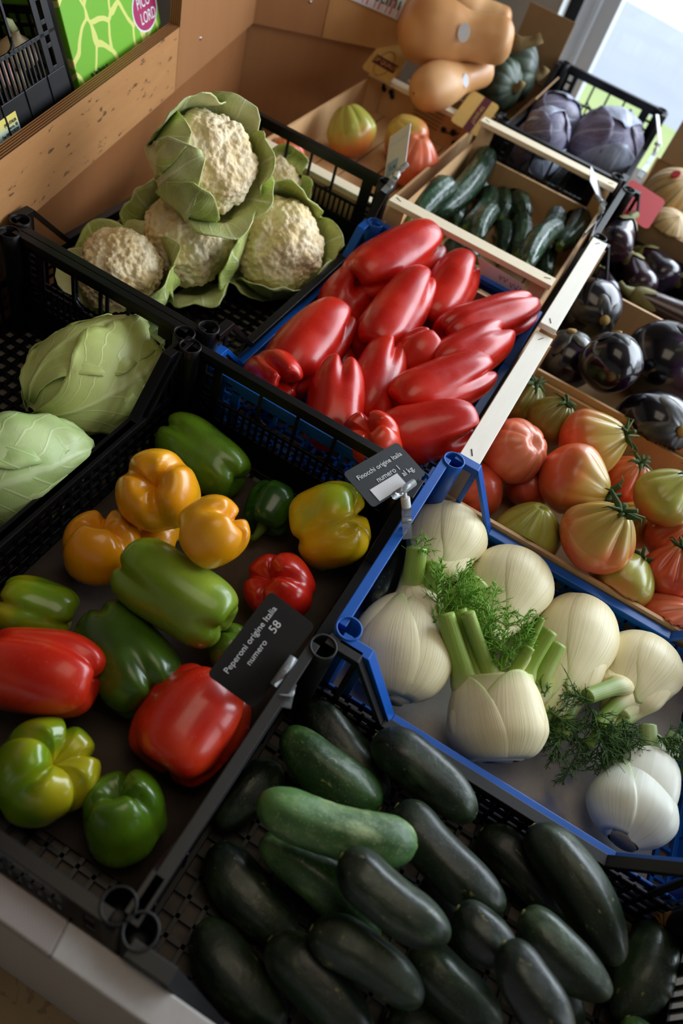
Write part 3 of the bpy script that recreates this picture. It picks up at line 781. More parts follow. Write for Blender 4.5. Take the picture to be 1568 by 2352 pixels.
def pointed_cabbage(label, p_base, p_tip, dz, rpx, heap, floor, seed, leaf):
    A, B, R = rest(heap, p_base, p_tip, dz, rpx, floor, 0.84)
    ax = B - A; L = ax.length
    t = thing('pointed_cabbage', label, 'cabbage', 'pointed cabbages in the black crate', frame_face(A, ax))
    pr = [(0, 0.12), (0.06, 0.55), (0.2, 0.88), (0.42, 1.0), (0.65, 0.88), (0.85, 0.60), (0.95, 0.36), (1.0, 0.06)]
    o3 = Vector((seed, seed * 2, 0))
    def sf(p, a):
        r = R * spl(pr, p) * (1 + 0.05 * noise.noise((math.cos(a) * 1.5 + seed, math.sin(a) * 1.5, p * 3)))
        return Vector((r * math.cos(a), r * 0.94 * math.sin(a), L * p))
    m = MB(); m.quadstrip([[sf(i / 40, 2 * PI * j / 56) for j in range(57)] for i in range(41)], False, uv=True); m.build('heart', M[leaf], t, True)
    return t, sf, R, L

def sheath_point(w, L, fl, pr, off):
    def f(a, tt):
        r = w * spl(pr, tt); return Vector(((r + off) * math.cos(a), (r * fl + off) * math.sin(a), L * tt))
    return f
FPR = [(0, 0.10), (0.025, 0.34), (0.10, 0.72), (0.30, 1.0), (0.48, 0.97), (0.68, 0.74), (0.86, 0.50), (1.0, 0.38)]
def catm(P, u):
    n = len(P) - 1; x = min(n - 1e-6, max(0, u * n)); i = int(x); t = x - i
    g = lambda k: P[max(0, min(n, k))]
    a, b, c, d = g(i - 1), g(i), g(i + 1), g(i + 2)
    return 0.5 * ((b * 2) + (c - a) * t + (a * 2 - b * 5 + c * 4 - d) * t * t + (b * 3 - a - c * 3 + d) * t ** 3)
def fennel(label, p_base, p_neck, dz, rpx, floor, seed, pet, fronds, mat='fen', flat=0.72, root=0.36, sheaths=((112, 68, .94), (56, 60, .84)), pr=FPR, core=1.0, ddark=False, zmin=None, flare=1.45):
    """pet: leaf bases that sweep from the root plate up the bulb and on into a cut stalk:
    (x of the swell, y of the swell, half width, neck px, end px, neck rise, end rise, stalk half width px)"""
    A, B, R = rest('fennel', p_base, p_neck, dz, rpx, floor, 0.7, zmin)
    ax = B - A; L = ax.length; Fm = frame_face(A, ax); inv = Fm.inverted()
    t = thing('fennel', label, 'fennel', 'fennel bulbs in the blue crate', Fm)
    f0 = sheath_point(R * core, L, flat, pr, 0)
    m = MB(); m.quadstrip([[f0(PI * 1.5 + 2 * PI * j / 60, i / 36) for j in range(61)] for i in range(37)], False, False, True, uv=True); m.build('bulb', M[mat], t, True)
    for k, (az, half, top) in enumerate(sheaths):
        f = sheath_point(R, L, flat, pr, R * (0.04 + 0.02 * k)); rows = []; nu = 28; nv = 28
        for i in range(nv + 1):
            v = i / nv; row = []
            for j in range(nu + 1):
                u = 2 * j / nu - 1
                a = math.radians(az + half * u * (1 - 0.30 * v ** 2))
                vv = 0.02 + v * top * (1 - 0.34 * abs(u) ** 2.0)
                row.append(f(a, vv).lerp(f0(a, vv), max(abs(u) ** 8, v ** 10) * 0.6))
            rows.append(row)
        m = MB(); m.quadstrip(rows, False, uv=True); m.build('sheath', M[mat], t, True, solid=0.0014)
    zn = B.z; Y = Vector((0, 1, 0))
    for k, (mx, my, mw, q0, q1, d0, d1, spx) in enumerate(pet):
        a, b = at(q0, zn + d0), at(q1, zn + d1); r = spx * depth((a + b) / 2) / FPX
        a, b = inv @ a, inv @ b
        P = [Vector((mx * 0.4 * R, my * 0.3 * R, 0.16 * L)), Vector((mx * 0.75 * R, my * 0.5 * R, 0.30 * L)), Vector((mx * 0.95 * R, my * 0.55 * R, 0.48 * L)), Vector((mx * 0.95 * R, my * 0.5 * R, 0.68 * L)).lerp(a, 0.30), a, a.lerp(b, 0.35) + Y * r * 0.2, b]
        W = [0.25 * mw * R, 0.7 * mw * R, 0.84 * mw * R, 0.66 * mw * R + 0.3 * r, r * flare, r * 1.05, r * 0.95]
        rings = []; n = 46; ns = 34
        for i in range(n + 1):
            u = i / n; p = catm(P, u); T = (catm(P, min(1, u + 0.02)) - catm(P, max(0, u - 0.02))).normalized()
            S = T.cross(Y).normalized(); N = S.cross(T).normalized(); w_ = catm(W, u); fl = 0.50 + 0.32 * sst(0.45, 0.75, u)
            rings.append([p + S * math.cos(2 * PI * j / ns) * w_ + N * math.sin(2 * PI * j / ns) * w_ * fl for j in range(ns + 1)])
        m = MB(); m.quadstrip(rings, False, True, True, uv=True); m.build('leaf_base', M['petw' if mat == 'fenw' else 'petd' if ddark else 'pet'], t, True)
    if root:
        m = MB(); m.tube([(0, 0, 0.006), (0, 0, -0.0012)], [R * root, R * root * 0.8], 18, flat=0.8); m.build('root_plate', M['root'], t, True)
    for k, (q0, q1, d0, d1, spread, n) in enumerate(fronds):
        a, b = inv @ at(q0, zn + d0), inv @ at(q1, zn + d1); m = frond(a, b, spread * depth(B) / FPX, n, seed * 31 + k); m.build('frond', M['frondd' if ddark else 'frond'], t, True)
    return t

def frond(a, b, spread, n, seed):
    """one feathery plume: a rib with side ribs ending in hair-thin needles"""
    rnd = random.Random(seed); m = MB(); d = b - a; L = d.length; dn = d.normalized(); x = dn.orthogonal().normalized(); y = dn.cross(x)
    rib = [a + d * (i / 8) + (x * noise.noise((seed, i * 0.4, 0)) + y * noise.noise((seed, i * 0.4, 5))) * L * 0.10 for i in range(9)]
    m.tube(rib, [0.0013 - 0.0001 * i for i in range(9)], 5)
    for i in range(n):
        u = (i + 0.5) / n; k = min(7, int(u * 8)); p = rib[k].lerp(rib[k + 1], u * 8 - k)
        an = rnd.uniform(0, 2 * PI); s = spread * (0.35 + 0.75 * math.sin(PI * min(1, u * 0.85 + 0.12))) * rnd.uniform(0.6, 1.15)
        e = (x * math.cos(an) + y * math.sin(an)) * 0.85 + dn * rnd.uniform(0.3, 0.9)
        cv = Vector((rnd.uniform(-1, 1), rnd.uniform(-1, 1), rnd.uniform(-0.6, 0.6))) * 0.25
        br = [p + e * s * q + cv * s * q * q for q in (0, 0.35, 0.7, 1.0)]
        m.tube(br, [0.0009, 0.0008, 0.0006, 0.0004], 3, False)
        for z in range(8):
            q = rnd.uniform(0.2, 1.0); j = min(2, int(q * 3)); o = br[j].lerp(br[j + 1], q * 3 - j)
            w_ = (e * 0.8 + Vector((rnd.uniform(-1, 1), rnd.uniform(-1, 1), rnd.uniform(-1, 1)))) * s * rnd.uniform(0.25, 0.5)
            m.tube([o, o + w_ * 0.55, o + w_ + cv * s * 0.2], [0.0006, 0.0005, 0.0003], 3, False)
    return m

def tomato(label, group, mat, px, rpx, stalk, heap, floor, seed, pleats=9, pear=0.25, dp=0.18, cal=True, zmin=None, away=False, sq=0.94, scar=False, tight=0.86):
    c, _, R = rest(heap, px, px, 0, rpx, floor, tight, zmin)
    a, b = (stalk[0] - px[0]) / rpx, (stalk[1] - px[1]) / rpx
    z = look_axis(a, b, away); rnd = random.Random(seed)
    t = thing('beefsteak_tomato', label, 'tomato', group, frame_axis(c, z, rnd.uniform(0, 6)))
    o3 = Vector((seed * 1.9, seed * 0.7, 3)); rings = []; nv, nu = 44, 84
    ph_ = [rnd.uniform(-0.5, 0.5) for _ in range(4)]
    for i in range(nv + 1):
        ph = PI * (1 - i / nv); row = []
        s, c_ = math.sin(ph), math.cos(ph); top = max(0, c_)
        for j in range(nu + 1):
            th = 2 * PI * j / nu
            w_ = abs(math.cos(th * pleats / 2 + ph_[0] * math.sin(th + ph_[1] * 4) * 2 + ph_[2] * math.sin(2 * th)))
            g = dp * (0.12 + 0.88 * sst(-0.35, 0.75, c_)) * (1 - w_ ** 0.55)
            r = R * s * (1 - pear * top ** 1.3) * (1 - g); zz = R * sq * c_ * (1 + 0.12 * pear * top)
            rho = s; zz -= R * 0.15 * math.exp(-(rho / 0.22) ** 2) * (1 if c_ > 0 else 0.35)
            p = Vector((r * math.cos(th), r * math.sin(th), zz)); p *= 1 + 0.06 * noise.noise(p * (1.1 / R) + o3); row.append(p)
        rings.append(row)
    m = MB(); m.quadstrip(rings, False, uv=True); m.build('flesh', mat, t, True)
    zt = R * (sq * (1 + 0.12 * pear) - 0.15)
    if scar:
        m = MB(); m.tube([(0, 0, zt - 0.002), (0, 0, zt + 0.003)], [R * 0.10, R * 0.085], 12); m.build('stalk_scar', M['scar'], t, True)
    if cal:
        m = MB()
        for k in range(6):
            an = k * PI / 3 + rnd.uniform(-0.25, 0.25); d = Vector((math.cos(an), math.sin(an), 0)); l = R * rnd.uniform(0.38, 0.6); up = rnd.uniform(0.0, 0.35)
            m.tube([Vector((0, 0, zt)), d * l * 0.4 + Vector((0, 0, zt + R * 0.14)), d * l + Vector((0, 0, zt + R * (0.02 + up))), d * l * 1.25 + Vector((0, 0, zt + R * (up - 0.08)))], [R * 0.09, R * 0.085, R * 0.04, R * 0.01], 7, flat=0.5)
        m.build('calyx', M['calyx'], t, True)
        m = MB(); m.tube([(0, 0, zt), (R * 0.05, 0, zt + R * 0.2), (R * 0.2, R * 0.08, zt + R * 0.38)], [R * 0.07, R * 0.055, R * 0.06], 7); m.build('stalk', M['calyx'], t, True)
    return t

def star_cap(R, sq, n, reach, cut, seed, zfun=None):
    """calyx of an aubergine: a star of leathery lobes lying on the shoulder"""
    rnd = random.Random(seed); rows = []; nu = 60; l = [rnd.uniform(0.75, 1.2) for _ in range(n)]
    for i in range(13):
        v = i / 12; row = []
        for j in range(nu):
            th = 2 * PI * j / nu; k = int(th / (2 * PI) * n) % n; w_ = abs(math.sin(th * n / 2))
            po = (0.10 + (reach * l[k] * (0.45 + 0.55 * w_ ** 1.6)) * v)
            h = 1.02 + 0.035 * math.sin(v * PI) + 0.02 * noise.noise((math.cos(th) * 3, math.sin(th) * 3, seed + v * 2)) - 0.02 * v ** 4
            row.append(Vector((R * h * math.sin(po) * math.cos(th), R * h * math.sin(po) * math.sin(th), R * sq * h * math.cos(po))))
        rows.append(row)
    m = MB(); m.quadstrip(rows, True, True); return m

def round_aubergine(label, px, rpx, stalk, heap, floor, seed, zmin=None):
    c, _, R = rest(heap, px, px, 0, rpx, floor, 0.97, zmin)
    z = look_axis((stalk[0] - px[0]) / rpx, (stalk[1] - px[1]) / rpx)
    t = thing('round_aubergine', label, 'aubergine', 'round aubergines in the wooden crate', frame_axis(c, z, seed))
    o3 = Vector((seed * 2.2, 1, seed)); rings = []
    for i in range(41):
        ph = PI * (1 - i / 40); row = []
        for j in range(60):
            th = 2 * PI * j / 60; p = Vector((math.sin(ph) * math.cos(th), math.sin(ph) * math.sin(th), math.cos(ph) * 0.94))
            row.append(p * R * (1 + 0.05 * noise.noise(p * 1.3 + o3) - 0.05 * (1 - abs(math.cos(th * 2 + seed))) * math.sin(ph) ** 2))
        rings.append(row)
    m = MB(); m.quadstrip(rings, True); m.build('flesh', M['aub'], t, True)
    star_cap(R, 0.94, 5, 0.86, 0, seed).build('calyx', M['acalyx'], t, True)
    m = MB(); m.tube([(0, 0, R * 0.93), (0, 0, R * 1.03)], [R * 0.17, R * 0.15], 16); m.build('cut_stalk', M['acut'], t, True)
    return t

def long_aubergine(label, p_cal, p_end, dz, rpx, floor, seed, mat='aublong', zmin=None, tail=1.0):
    A, B, R = rest('longaub', p_cal, p_end, dz, rpx, floor, 0.8, zmin)
    ax = B - A; L = ax.length; t = thing('long_aubergine', label, 'aubergine', 'long aubergines in the black crate', frame_face(A, ax))
    def pf(q): return (R * spl([(0, 0.05), (0.04, 0.42), (0.2, 0.66), (0.5, 0.86), (0.75, 1.0), (0.92, 0.74), (1, 0.02)], q), L * q)
    revolve(pf, 36, 36).build('flesh', M[mat], t, True)
    rows = []; rnd = random.Random(seed); l = [rnd.uniform(0.8, 1.2) for _ in range(5)]
    for i in range(10):
        v = i / 9; row = []
        for j in range(50):
            th = 2 * PI * j / 50; k = int(th / (2 * PI) * 5) % 5; w_ = abs(math.sin(th * 2.5))
            q = 0.005 + 0.30 * l[k] * (0.4 + 0.6 * w_ ** 1.5) * v; r, z = pf(q); r = r * 1.05 + R * 0.05
            row.append(Vector((r * math.cos(th), r * math.sin(th), z)))
        rows.append(row)
    m = MB(); m.quadstrip(rows, True, True); m.build('calyx', M['acalyxg'], t, True)
    m = MB(); m.tube([(0, 0, 0.004), (R * 0.05, 0, -R * 0.45 * tail), (R * 0.25, 0, -R * 0.85 * tail)], [R * 0.42, R * 0.24, R * 0.2], 9); m.build('stalk', M['acalyxg'], t, True)
    return t

def round_cabbage(label, px, rpx, axis, heap, floor, seed, zmin=None):
    c, _, R = rest(heap, px, px, 0, rpx, floor, 0.97, zmin)
    t = thing('red_cabbage', label, 'cabbage', 'red cabbages in the far black crate', frame_axis(c, look_axis(*axis)))
    sf = sphere_surf(R, 0.95)
    m = MB(); m.quadstrip([[sf(0.001 + i / 30 * 0.998, 2 * PI * j / 40) for j in range(41)] for i in range(31)], False, uv=True); m.build('heart', M['redcab'], t, True)
    rnd = random.Random(seed)
    for k in range(4):
        wrap_leaf(sf, k * PI / 2 + rnd.uniform(-0.3, 0.3), 0.95, 0.05, rnd.uniform(0.72, 0.96), R * (0.02 + 0.018 * k), seed * 9 + k, R * 0.04, 0.0, top=0.7).build('outer_leaf', M['redcab2' if k % 2 else 'redcab'], t, True, solid=0.0015)
    return t

def gourd(name, label, cat, group, mat, A, B, prof, ribs=0, ra=0.0, stem=True, R=0.05, seed=1, nu=60, stemlen=1.0, uv=False):
    ax = B - A; L = ax.length; t = thing(name, label, cat, group, frame_face(A, ax))
    def fr(q, th):
        k = 1 + 0.03 * noise.noise((math.cos(th) * 1.2 + seed, math.sin(th) * 1.2, q * 3))
        if ribs: k *= 1 - ra * (1 - abs(math.sin(th * ribs / 2)) ** 0.6)
        return k, 0
    revolve(lambda q: (R * spl(prof, q), L * q), 40, nu, fr, uv).build('flesh', M[mat], t, True)
    if stem:
        e = R * 0.19
        m = MB(); m.tube([(0, 0, L - e * 0.5), (0, 0, L + e * 0.8 * stemlen), (e * 0.6, e * 0.3, L + e * 2.2 * stemlen), (e * 1.2, e * 0.4, L + e * 2.8 * stemlen)], [e * 1.6, e * 0.95, e * 0.75, e * 0.8], 8); m.build('stalk', M['sqstem'], t, True)
    return t

def keep_inside(group, x0, x1, y0, y1, z0, ztop):
    """press what touches a crate wall or floor flat against it"""
    for t in [o for o in C.objects if o.get('group') == group]:
        Mw = t.matrix_world.copy(); Mi = Mw.inverted()
        for ch in t.children:
            for v in ch.data.vertices:
                p = Mw @ v.co; q = p.copy()
                if p.z < ztop: q.x = min(max(p.x, x0), x1); q.y = min(max(p.y, y0), y1)
                q.z = max(p.z, z0)
                if q != p: v.co = Mi @ q
# ------------------------------------------------------------------ the crates on the stand
BZ = 0.6
BC, BL_, WC = 'black plastic crates on the stand', 'blue plastic crates on the stand', 'wooden crates on the stand'
plastic_crate('black slotted crate holding mixed green, yellow and red bell peppers', M['black'], -0.2455, 0.410, 0.634, 0.383, 0.18, BZ, BC, 'y', 0.075, 0.05, 0.07)
plastic_crate('dusty black crate holding dark zucchini at the near edge', M['blackdusty'], 0.208, 0.259, 0.524, 0.344, 0.18, BZ, BC, 'x', 0.095, 0.055, 0.06)
plastic_crate('blue crate holding white fennel bulbs', M['blue'], 0.217, 0.616, 0.516, 0.350, 0.18, BZ, BL_, 'x', 0.098, 0.05, 0.06)
plastic_crate('black crate holding the cauliflowers, against the wooden wall', M['black'], -0.5965, 1.068, 0.634, 0.365, 0.18, BZ, BC, 'y', 0.085, 0.05, 0.075)
plastic_crate('black crate holding two pointed cabbages and an empty mesh floor', M['black'], -0.600, 0.427, 0.634, 0.336, 0.18, BZ, BC, 'y', 0.075, 0.05, 0.07)
plastic_crate('low blue crate holding long shiny red peppers', M['blue'], -0.2265, 1.0195, 0.563, 0.367, 0.142, BZ, BL_, 'y', 0.07, 0.05, 0.06)
plastic_crate('small black crate holding red cabbages by the window', M['black'], -0.205, 2.165, 0.57, 0.33, 0.18, BZ, BC, 'y', 0.075, 0.05, 0.06)
plastic_crate('black crate holding long dark aubergines beside the cucumbers', M['black'], 0.238, 1.717, 0.536, 0.305, 0.18, BZ, BC, 'x', 0.10, 0.04, 0.05)
wooden_crate('pale wooden crate holding ribbed beefsteak tomatoes behind the fennel', -0.026, 0.50, 0.802, 1.178, BZ, 0.772, 'x', 0.688, WC, 'white_wood')
wooden_crate('wooden crate holding round black aubergines', -0.028, 0.50, 1.183, 1.556, BZ, 0.786, 'x', 0.70, WC, 'white_wood')
wooden_crate('wooden crate holding cucumbers with a white paper label', -0.395, -0.046, 1.318, 1.862, BZ, 0.78, 'y', 0.725, WC, 'pale')
wooden_crate('printed wooden crate holding four large tomatoes near the corner', -0.748, -0.437, 1.41, 2.012, BZ, 0.706, 'y', 0.69, WC, 'pale', 'tan', 0.9)
liner('grey cardboard liner under the mixed bell peppers', -0.425, -0.07, 0.15, 0.70, 0.610, 'darkliner')
liner('pale stained cardboard liner under the fennel bulbs', -0.03, 0.44, 0.452, 0.778, 0.610, 'liner_stain')
liner('brown paper liner under the beefsteak tomatoes', -0.015, 0.49, 0.812, 1.168, 0.611, 'card', 'paper_liner')
liner('brown paper liner under the round aubergines', -0.015, 0.49, 1.193, 1.545, 0.611, 'card', 'paper_liner')
# printed vine and leaf marks on the far end board of the big tomato crate
def on_end(p): return atY(p, 2.0055) - Vector(((-0.748 - 0.437) / 2, (1.41 + 2.012) / 2, BZ))
pc = bpy.data.objects['wooden_crate.003']
for q in ((872, 185), (882, 205), (898, 212), (900, 222), (878, 195), (905, 196), (1048, 262), (1058, 270), (1040, 305), (1018, 298), (1043, 330)):
    m = MB(); c = on_end(q); m.tube([c, c - Vector((0, 0.0012, 0))], [0.007 + 0.003 * ((q[0] * 7) % 3) / 3] * 2, 7); m.build('leaf_print', M['ink'], pc)
for l in (((1055, 268), (1055, 288), (1062, 300), (1052, 318), (1046, 330)), ((1012, 300), (1030, 306), (1050, 308), (1072, 298))):
    m = MB(); m.tube([on_end(q) - Vector((0, 0.0005, 0)) for q in l], 0.0016, 5); m.build('vine_print', M['ink'], pc)
for k in range(5):
    m = MB(); m.tube([on_end((950, 232 + k * 9)), on_end((1020 - k * 4, 268 + k * 8))], 0.0009, 4); m.build('print_line', M['ink'], pc)

# ------------------------------------------------------------------ mixed bell peppers
PF = 0.612; G = 'mixed bell peppers in the black crate'
PP = [  # label, skin, stem px, tip px, rise, half width px, lobes, taper, bulge, extra
 ('dark yellow pepper half hidden beneath the two yellow ones', 'p_yellow', (380, 1260), (350, 1225), 0.02, 62, 3, .1, .2, {}),
 ('small glossy dark green pepper below the black crate wall', 'p_dgreen', (600, 1215), (640, 1125), 0.02, 62, 3, .1, .25, {}),
 ('long green pepper lying along the far end of its crate', 'p_green', (550, 1115), (388, 990), 0.0, 74, 3, .05, .22, {}),
 ('green pepper half hidden under the slate card', 'p_green', (560, 1520), (500, 1465), 0.02, 60, 3, .1, .2, {}),
 ('yellow-green pepper with glossy lobes cut by the photo edge', 'p_gyellow', (170, 1430), (10, 1375), 0.015, 76, 4, .05, .28, {}),
 ('dark green tapering pepper lying between the red and the light green ones', 'p_mgreen', (225, 1415), (350, 1600), 0.01, 95, 3, -.1, .25, {}),
 ('orange-yellow upright pepper with a green flank', 'p_orange', (228, 1310), (232, 1212), 0.060, 92, 3, .1, .34, {'face': 150}),
 ('light green long pepper lying in the middle of the heap', 'p_lgreen', (525, 1440), (292, 1290), 0.0, 92, 3, -.02, .22, {}),
 ('bright yellow pepper showing three round lobes', 'p_yellow', (385, 1150), (350, 1110), 0.062, 96, 3, .05, .34, {'face': 100}),
 ('yellow pepper with faint green patches beside the small dark green one', 'p_yellow', (440, 1250), (530, 1195), 0.04, 86, 3, .12, .3, {'face': 20}),
 ('large yellow and green pepper nearest the fennel card', 'p_yellowg', (690, 1228), (815, 1188), 0.052, 100, 4, .0, .3, {'face': 10}),
 ('small red pepper with a green blotch above the slate card', 'p_redgreen', (668, 1380), (612, 1325), 0.055, 84, 4, .05, .26, {'face': 30}),
 ('large red pepper lying sideways, cut by the photo edge', 'p_redo', (-40, 1520), (215, 1570), 0.02, 102, 3, .02, .18, {}),
 ('large red pepper under the corner of the slate card', 'p_redo', (360, 1770), (500, 1570), 0.02, 122, 3, .0, .22, {'face': 40}),
 ('yellowish green pepper with five shiny lobes near the front rim', 'p_gyellow', (60, 1810), (135, 1745), 0.065, 116, 5, .0, .34, {'face': 60}),
 ('deep green pepper with round lobes in the front corner of the crate', 'p_green', (300, 1935), (268, 1820), 0.06, 100, 3, .1, .36, {'face': 30}),
]
for i, (lb, mt, ps, pt, dz, r, lo, tp, bu, ex) in enumerate(PP):
    pepper(lb, G, M[mt], ps, pt, dz, r, 'bell', PF, 11 + i, lo, tp, bu * .8, kind='bell_pepper', stem='small glossy dark' in lb, **ex)

# ------------------------------------------------------------------ long red peppers
G = 'long red peppers in the blue crate'
RP = [
 ('dark red pepper deep in the gap of the heap', (790, 860), (760, 790), 0.03, 55, .2, .2, {}),
 ('shaded red pepper beneath the pointed one, half hidden', (900, 840), (940, 770), 0.02, 52, .2, .2, {}),
 ('curled red pepper with folded lobes beside the cauliflower crate', (770, 740), (810, 660), 0.05, 66, .1, .45, {'lobes': 4, 'groove': .36}),
 ('long red pepper at the far top of the red heap', (835, 640), (985, 552), 0.03, 70, .05, .3, {'zmin': .712}),
 ('red pepper with three upright lobes near the cucumber label', (990, 735), (1062, 615), 0.04, 62, .1, .35, {'zmin': .695}),
 ('pointed red pepper standing in the centre of the far row', (865, 790), (965, 640), 0.04, 72, .35, .25, {}),
 ('broad red pepper with a forked tip above the knotted one', (655, 860), (765, 730), 0.04, 82, .18, .35, {}),
 ('small red pepper wedged in the middle of the heap', (915, 850), (985, 790), 0.04, 52, .1, .35, {}),
 ('red pepper with a slim shiny lobe in the middle row', (840, 960), (895, 800), 0.045, 70, .25, .35, {'bend': .05}),
 ('longest red pepper, reaching over the white crate rail', (1040, 765), (1215, 705), 0.015, 56, .1, .28, {'zmin': .735}),
 ('red pepper lying just under the longest one', (1020, 845), (1145, 768), 0.02, 60, .12, .32, {'zmin': .728}),
 ('red pepper with glossy ridges in the right-hand row', (930, 925), (1105, 848), 0.02, 68, .1, .3, {'zmin': .728}),
 ('upright red pepper with white flecks in the front row', (760, 1000), (783, 840), 0.05, 74, .35, .28, {}),
 ('stout red pepper touching the end of the white crate rail', (900, 1010), (1070, 970), 0.035, 74, .08, .34, {}),
 ('small knotted red pepper lying against the black crate rim', (602, 862), (650, 878), 0.045, 68, .2, .4, {'groove': .4, 'e': .8}),
 ('small orange-red pepper facing up behind the fennel card', (872, 1045), (845, 985), 0.05, 66, .05, .25, {'lobes': 4}),
]
for i, (lb, ps, pt, dz, r, tp, bu, ex) in enumerate(RP):
    ex = dict(ex); r *= 1.04; ps = ps if 'small' in lb else (ps[0] - (pt[0] - ps[0]) * .18, ps[1] - (pt[1] - ps[1]) * .18); ex.setdefault('groove', .22); bu *= 1.2; tp *= .8; lo = ex.pop('lobes', 3); mt = 'p_redo' if 'orange' in lb else 'p_redpt'
    pepper(lb, G, M[mt], ps, pt, dz, r, 'redp', 0.612, 61 + i, lo, tp, bu, kind='red_pepper', e=ex.pop('e', 0.62), tight=0.72, stem=False, **ex)

# ------------------------------------------------------------------ zucchini
G = 'zucchini in the black crate'
ZZ = [
 ('dark zucchini in the shaded bottom layer beside the pepper crate', 'z_dark', (640, 1760), (500, 1900), 0, 56, {}),
 ('zucchini in the bottom layer under the light green one', 'z_dark', (700, 1950), (900, 2080), 0, 55, {}),
 ('zucchini in the bottom layer under the middle row', 'z_dark', (980, 2010), (1100, 2220), 0, 55, {}),
 ('zucchini at the very bottom edge, mostly hidden by its neighbours', 'z_dark', (890, 2330), (1050, 2420), 0, 60, {}),
 ('zucchini lying under the front row with only its tip in view', 'z_dark', (1240, 2240), (1330, 2380), 0, 55, {}),
 ('dark zucchini with a dried brown blossom at its end', 'z_dark', (1525, 2130), (1420, 2340), 0, 70, {'flower': True}),
 ('small green zucchini tip in the bottom corner of the crate', 'z_green', (1440, 2335), (1500, 2480), 0, 48, {}),
 ('speckled zucchini lying under the far rim by the blue crate corner', 'z_dark', (705, 1595), (885, 1835), 0.0, 60, {}),
 ('green-brown zucchini with its stalk against the pepper crate rim', 'z_green', (870, 1860), (650, 1680), 0.0, 62, {}),
 ('dark zucchini lying directly below the blue crate rim', 'z_dark', (860, 1690), (1090, 1880), 0, 60, {}),
 ('long dark zucchini in the middle, below the one under the blue rim', 'z_dark', (910, 1850), (1155, 2095), 0, 62, {}),
 ('slim dark zucchini between two long ones near the far rim', 'z_dark', (1105, 1905), (1300, 2110), 0, 52, {}),
 ('longest zucchini, curving down toward the dried blossom', 'z_dark', (1222, 1895), (1425, 2215), 0, 64, {'bend': .05}),
 ('dark zucchini by the open mesh corner of the crate', 'z_dark', (485, 1945), (680, 2165), 0, 62, {}),
 ('bright green zucchini with a small pale stalk', 'z_green', (870, 2150), (600, 1925), 0.0, 60, {}),
 ('light green spotted zucchini lying across the others', 'z_light', (955, 1945), (590, 1840), 0.0, 62, {'taper': .05, 'bumps': .02}),
 ('striped dark zucchini below the light green one', 'z_dark', (783, 1965), (1030, 2160), 0, 62, {}),
 ('short dark zucchini in the middle of the front rows', 'z_dark', (1050, 2085), (1190, 2210), 0, 58, {}),
 ('thick dark zucchini with a pale scratch', 'z_dark', (1200, 2095), (1400, 2290), 0, 62, {}),
 ('brown-flecked zucchini in the front row beside the crate wall', 'z_dark', (455, 2120), (650, 2360), 0, 66, {}),
 ('dark zucchini with a white scarred end in the front row', 'z_dark', (620, 2155), (850, 2420), 0, 64, {}),
 ('zucchini with a yellowed stalk end in the front row', 'z_dark', (715, 2130), (970, 2300), 0, 58, {}),
 ('dark zucchini in the front row under the short one', 'z_dark', (945, 2175), (1150, 2360), 0, 64, {}),
 ('dark zucchini with a green-yellow end lying over the front row', 'z_dark', (1155, 2165), (1310, 2390), 0, 66, {}),
]
for i, (lb, mt, p0, p1, dz, r, ex) in enumerate(ZZ):
    marrow('zucchini', lb, 'zucchini', G, M[mt], p0, p1, dz, r, 'zuc', 0.609, 101 + i, stalk=False, **ex)

# ------------------------------------------------------------------ cauliflowers
CF_ = [
 ('shaded cauliflower at the back beneath the topmost one', (545, 480), 84, (.2, -.2), [(90, 50, .6, .2), (180, 45, .6, .2), (0, 45, .6, .2), (270, 40, .5, .2)]),
 ('small cauliflower peeping out behind the topmost one', (632, 425), 66, (.2, .1), [(60, 45, .66, .3), (150, 50, .7, .2), (340, 50, .66, .3), (250, 40, .5, .2)]),
 ('cream cauliflower in the middle with a folded leaf beneath', (432, 556), 112, (.0, -.05), [(140, 42, .62, .3), (90, 34, .6, .2), (335, 34, .68, .2), (285, 36, .55, .4), (200, 40, .52, .2), (30, 34, .5, .2)]),
 ('cauliflower with a leaf arched over its top, by the red peppers', (640, 564), 108, (.08, .08), [(95, 62, .74, .25), (262, 44, .70, .2), (180, 36, .62, .4), (315, 36, .60, .3), (10, 30, .5, .2), (225, 36, .6, .3)]),
 ('cauliflower nearest the cabbage crate wall, half below the rim', (282, 630), 104, (-.08, -.35), [(15, 36, .60, .3), (70, 40, .52, .3), (125, 42, .58, .2), (180, 42, .6, .3), (330, 36, .62, .3), (260, 40, .5, .2)]),
 ('topmost cauliflower wrapped in pale green leaves', (478, 378), 114, (.36, .12), [(165, 36, .84, .0), (208, 40, .90, .0), (245, 34, .78, .1), (120, 48, .74, .3), (5, 34, .66, .2), (285, 40, .62, .5), (330, 34, .58, .3), (60, 36, .6, .3)]),
]
for i, (lb, px, r, ax, lv) in enumerate(CF_): cauliflower(lb, px, r, ax, 'cauli', 0.612, 3 + i, lv)

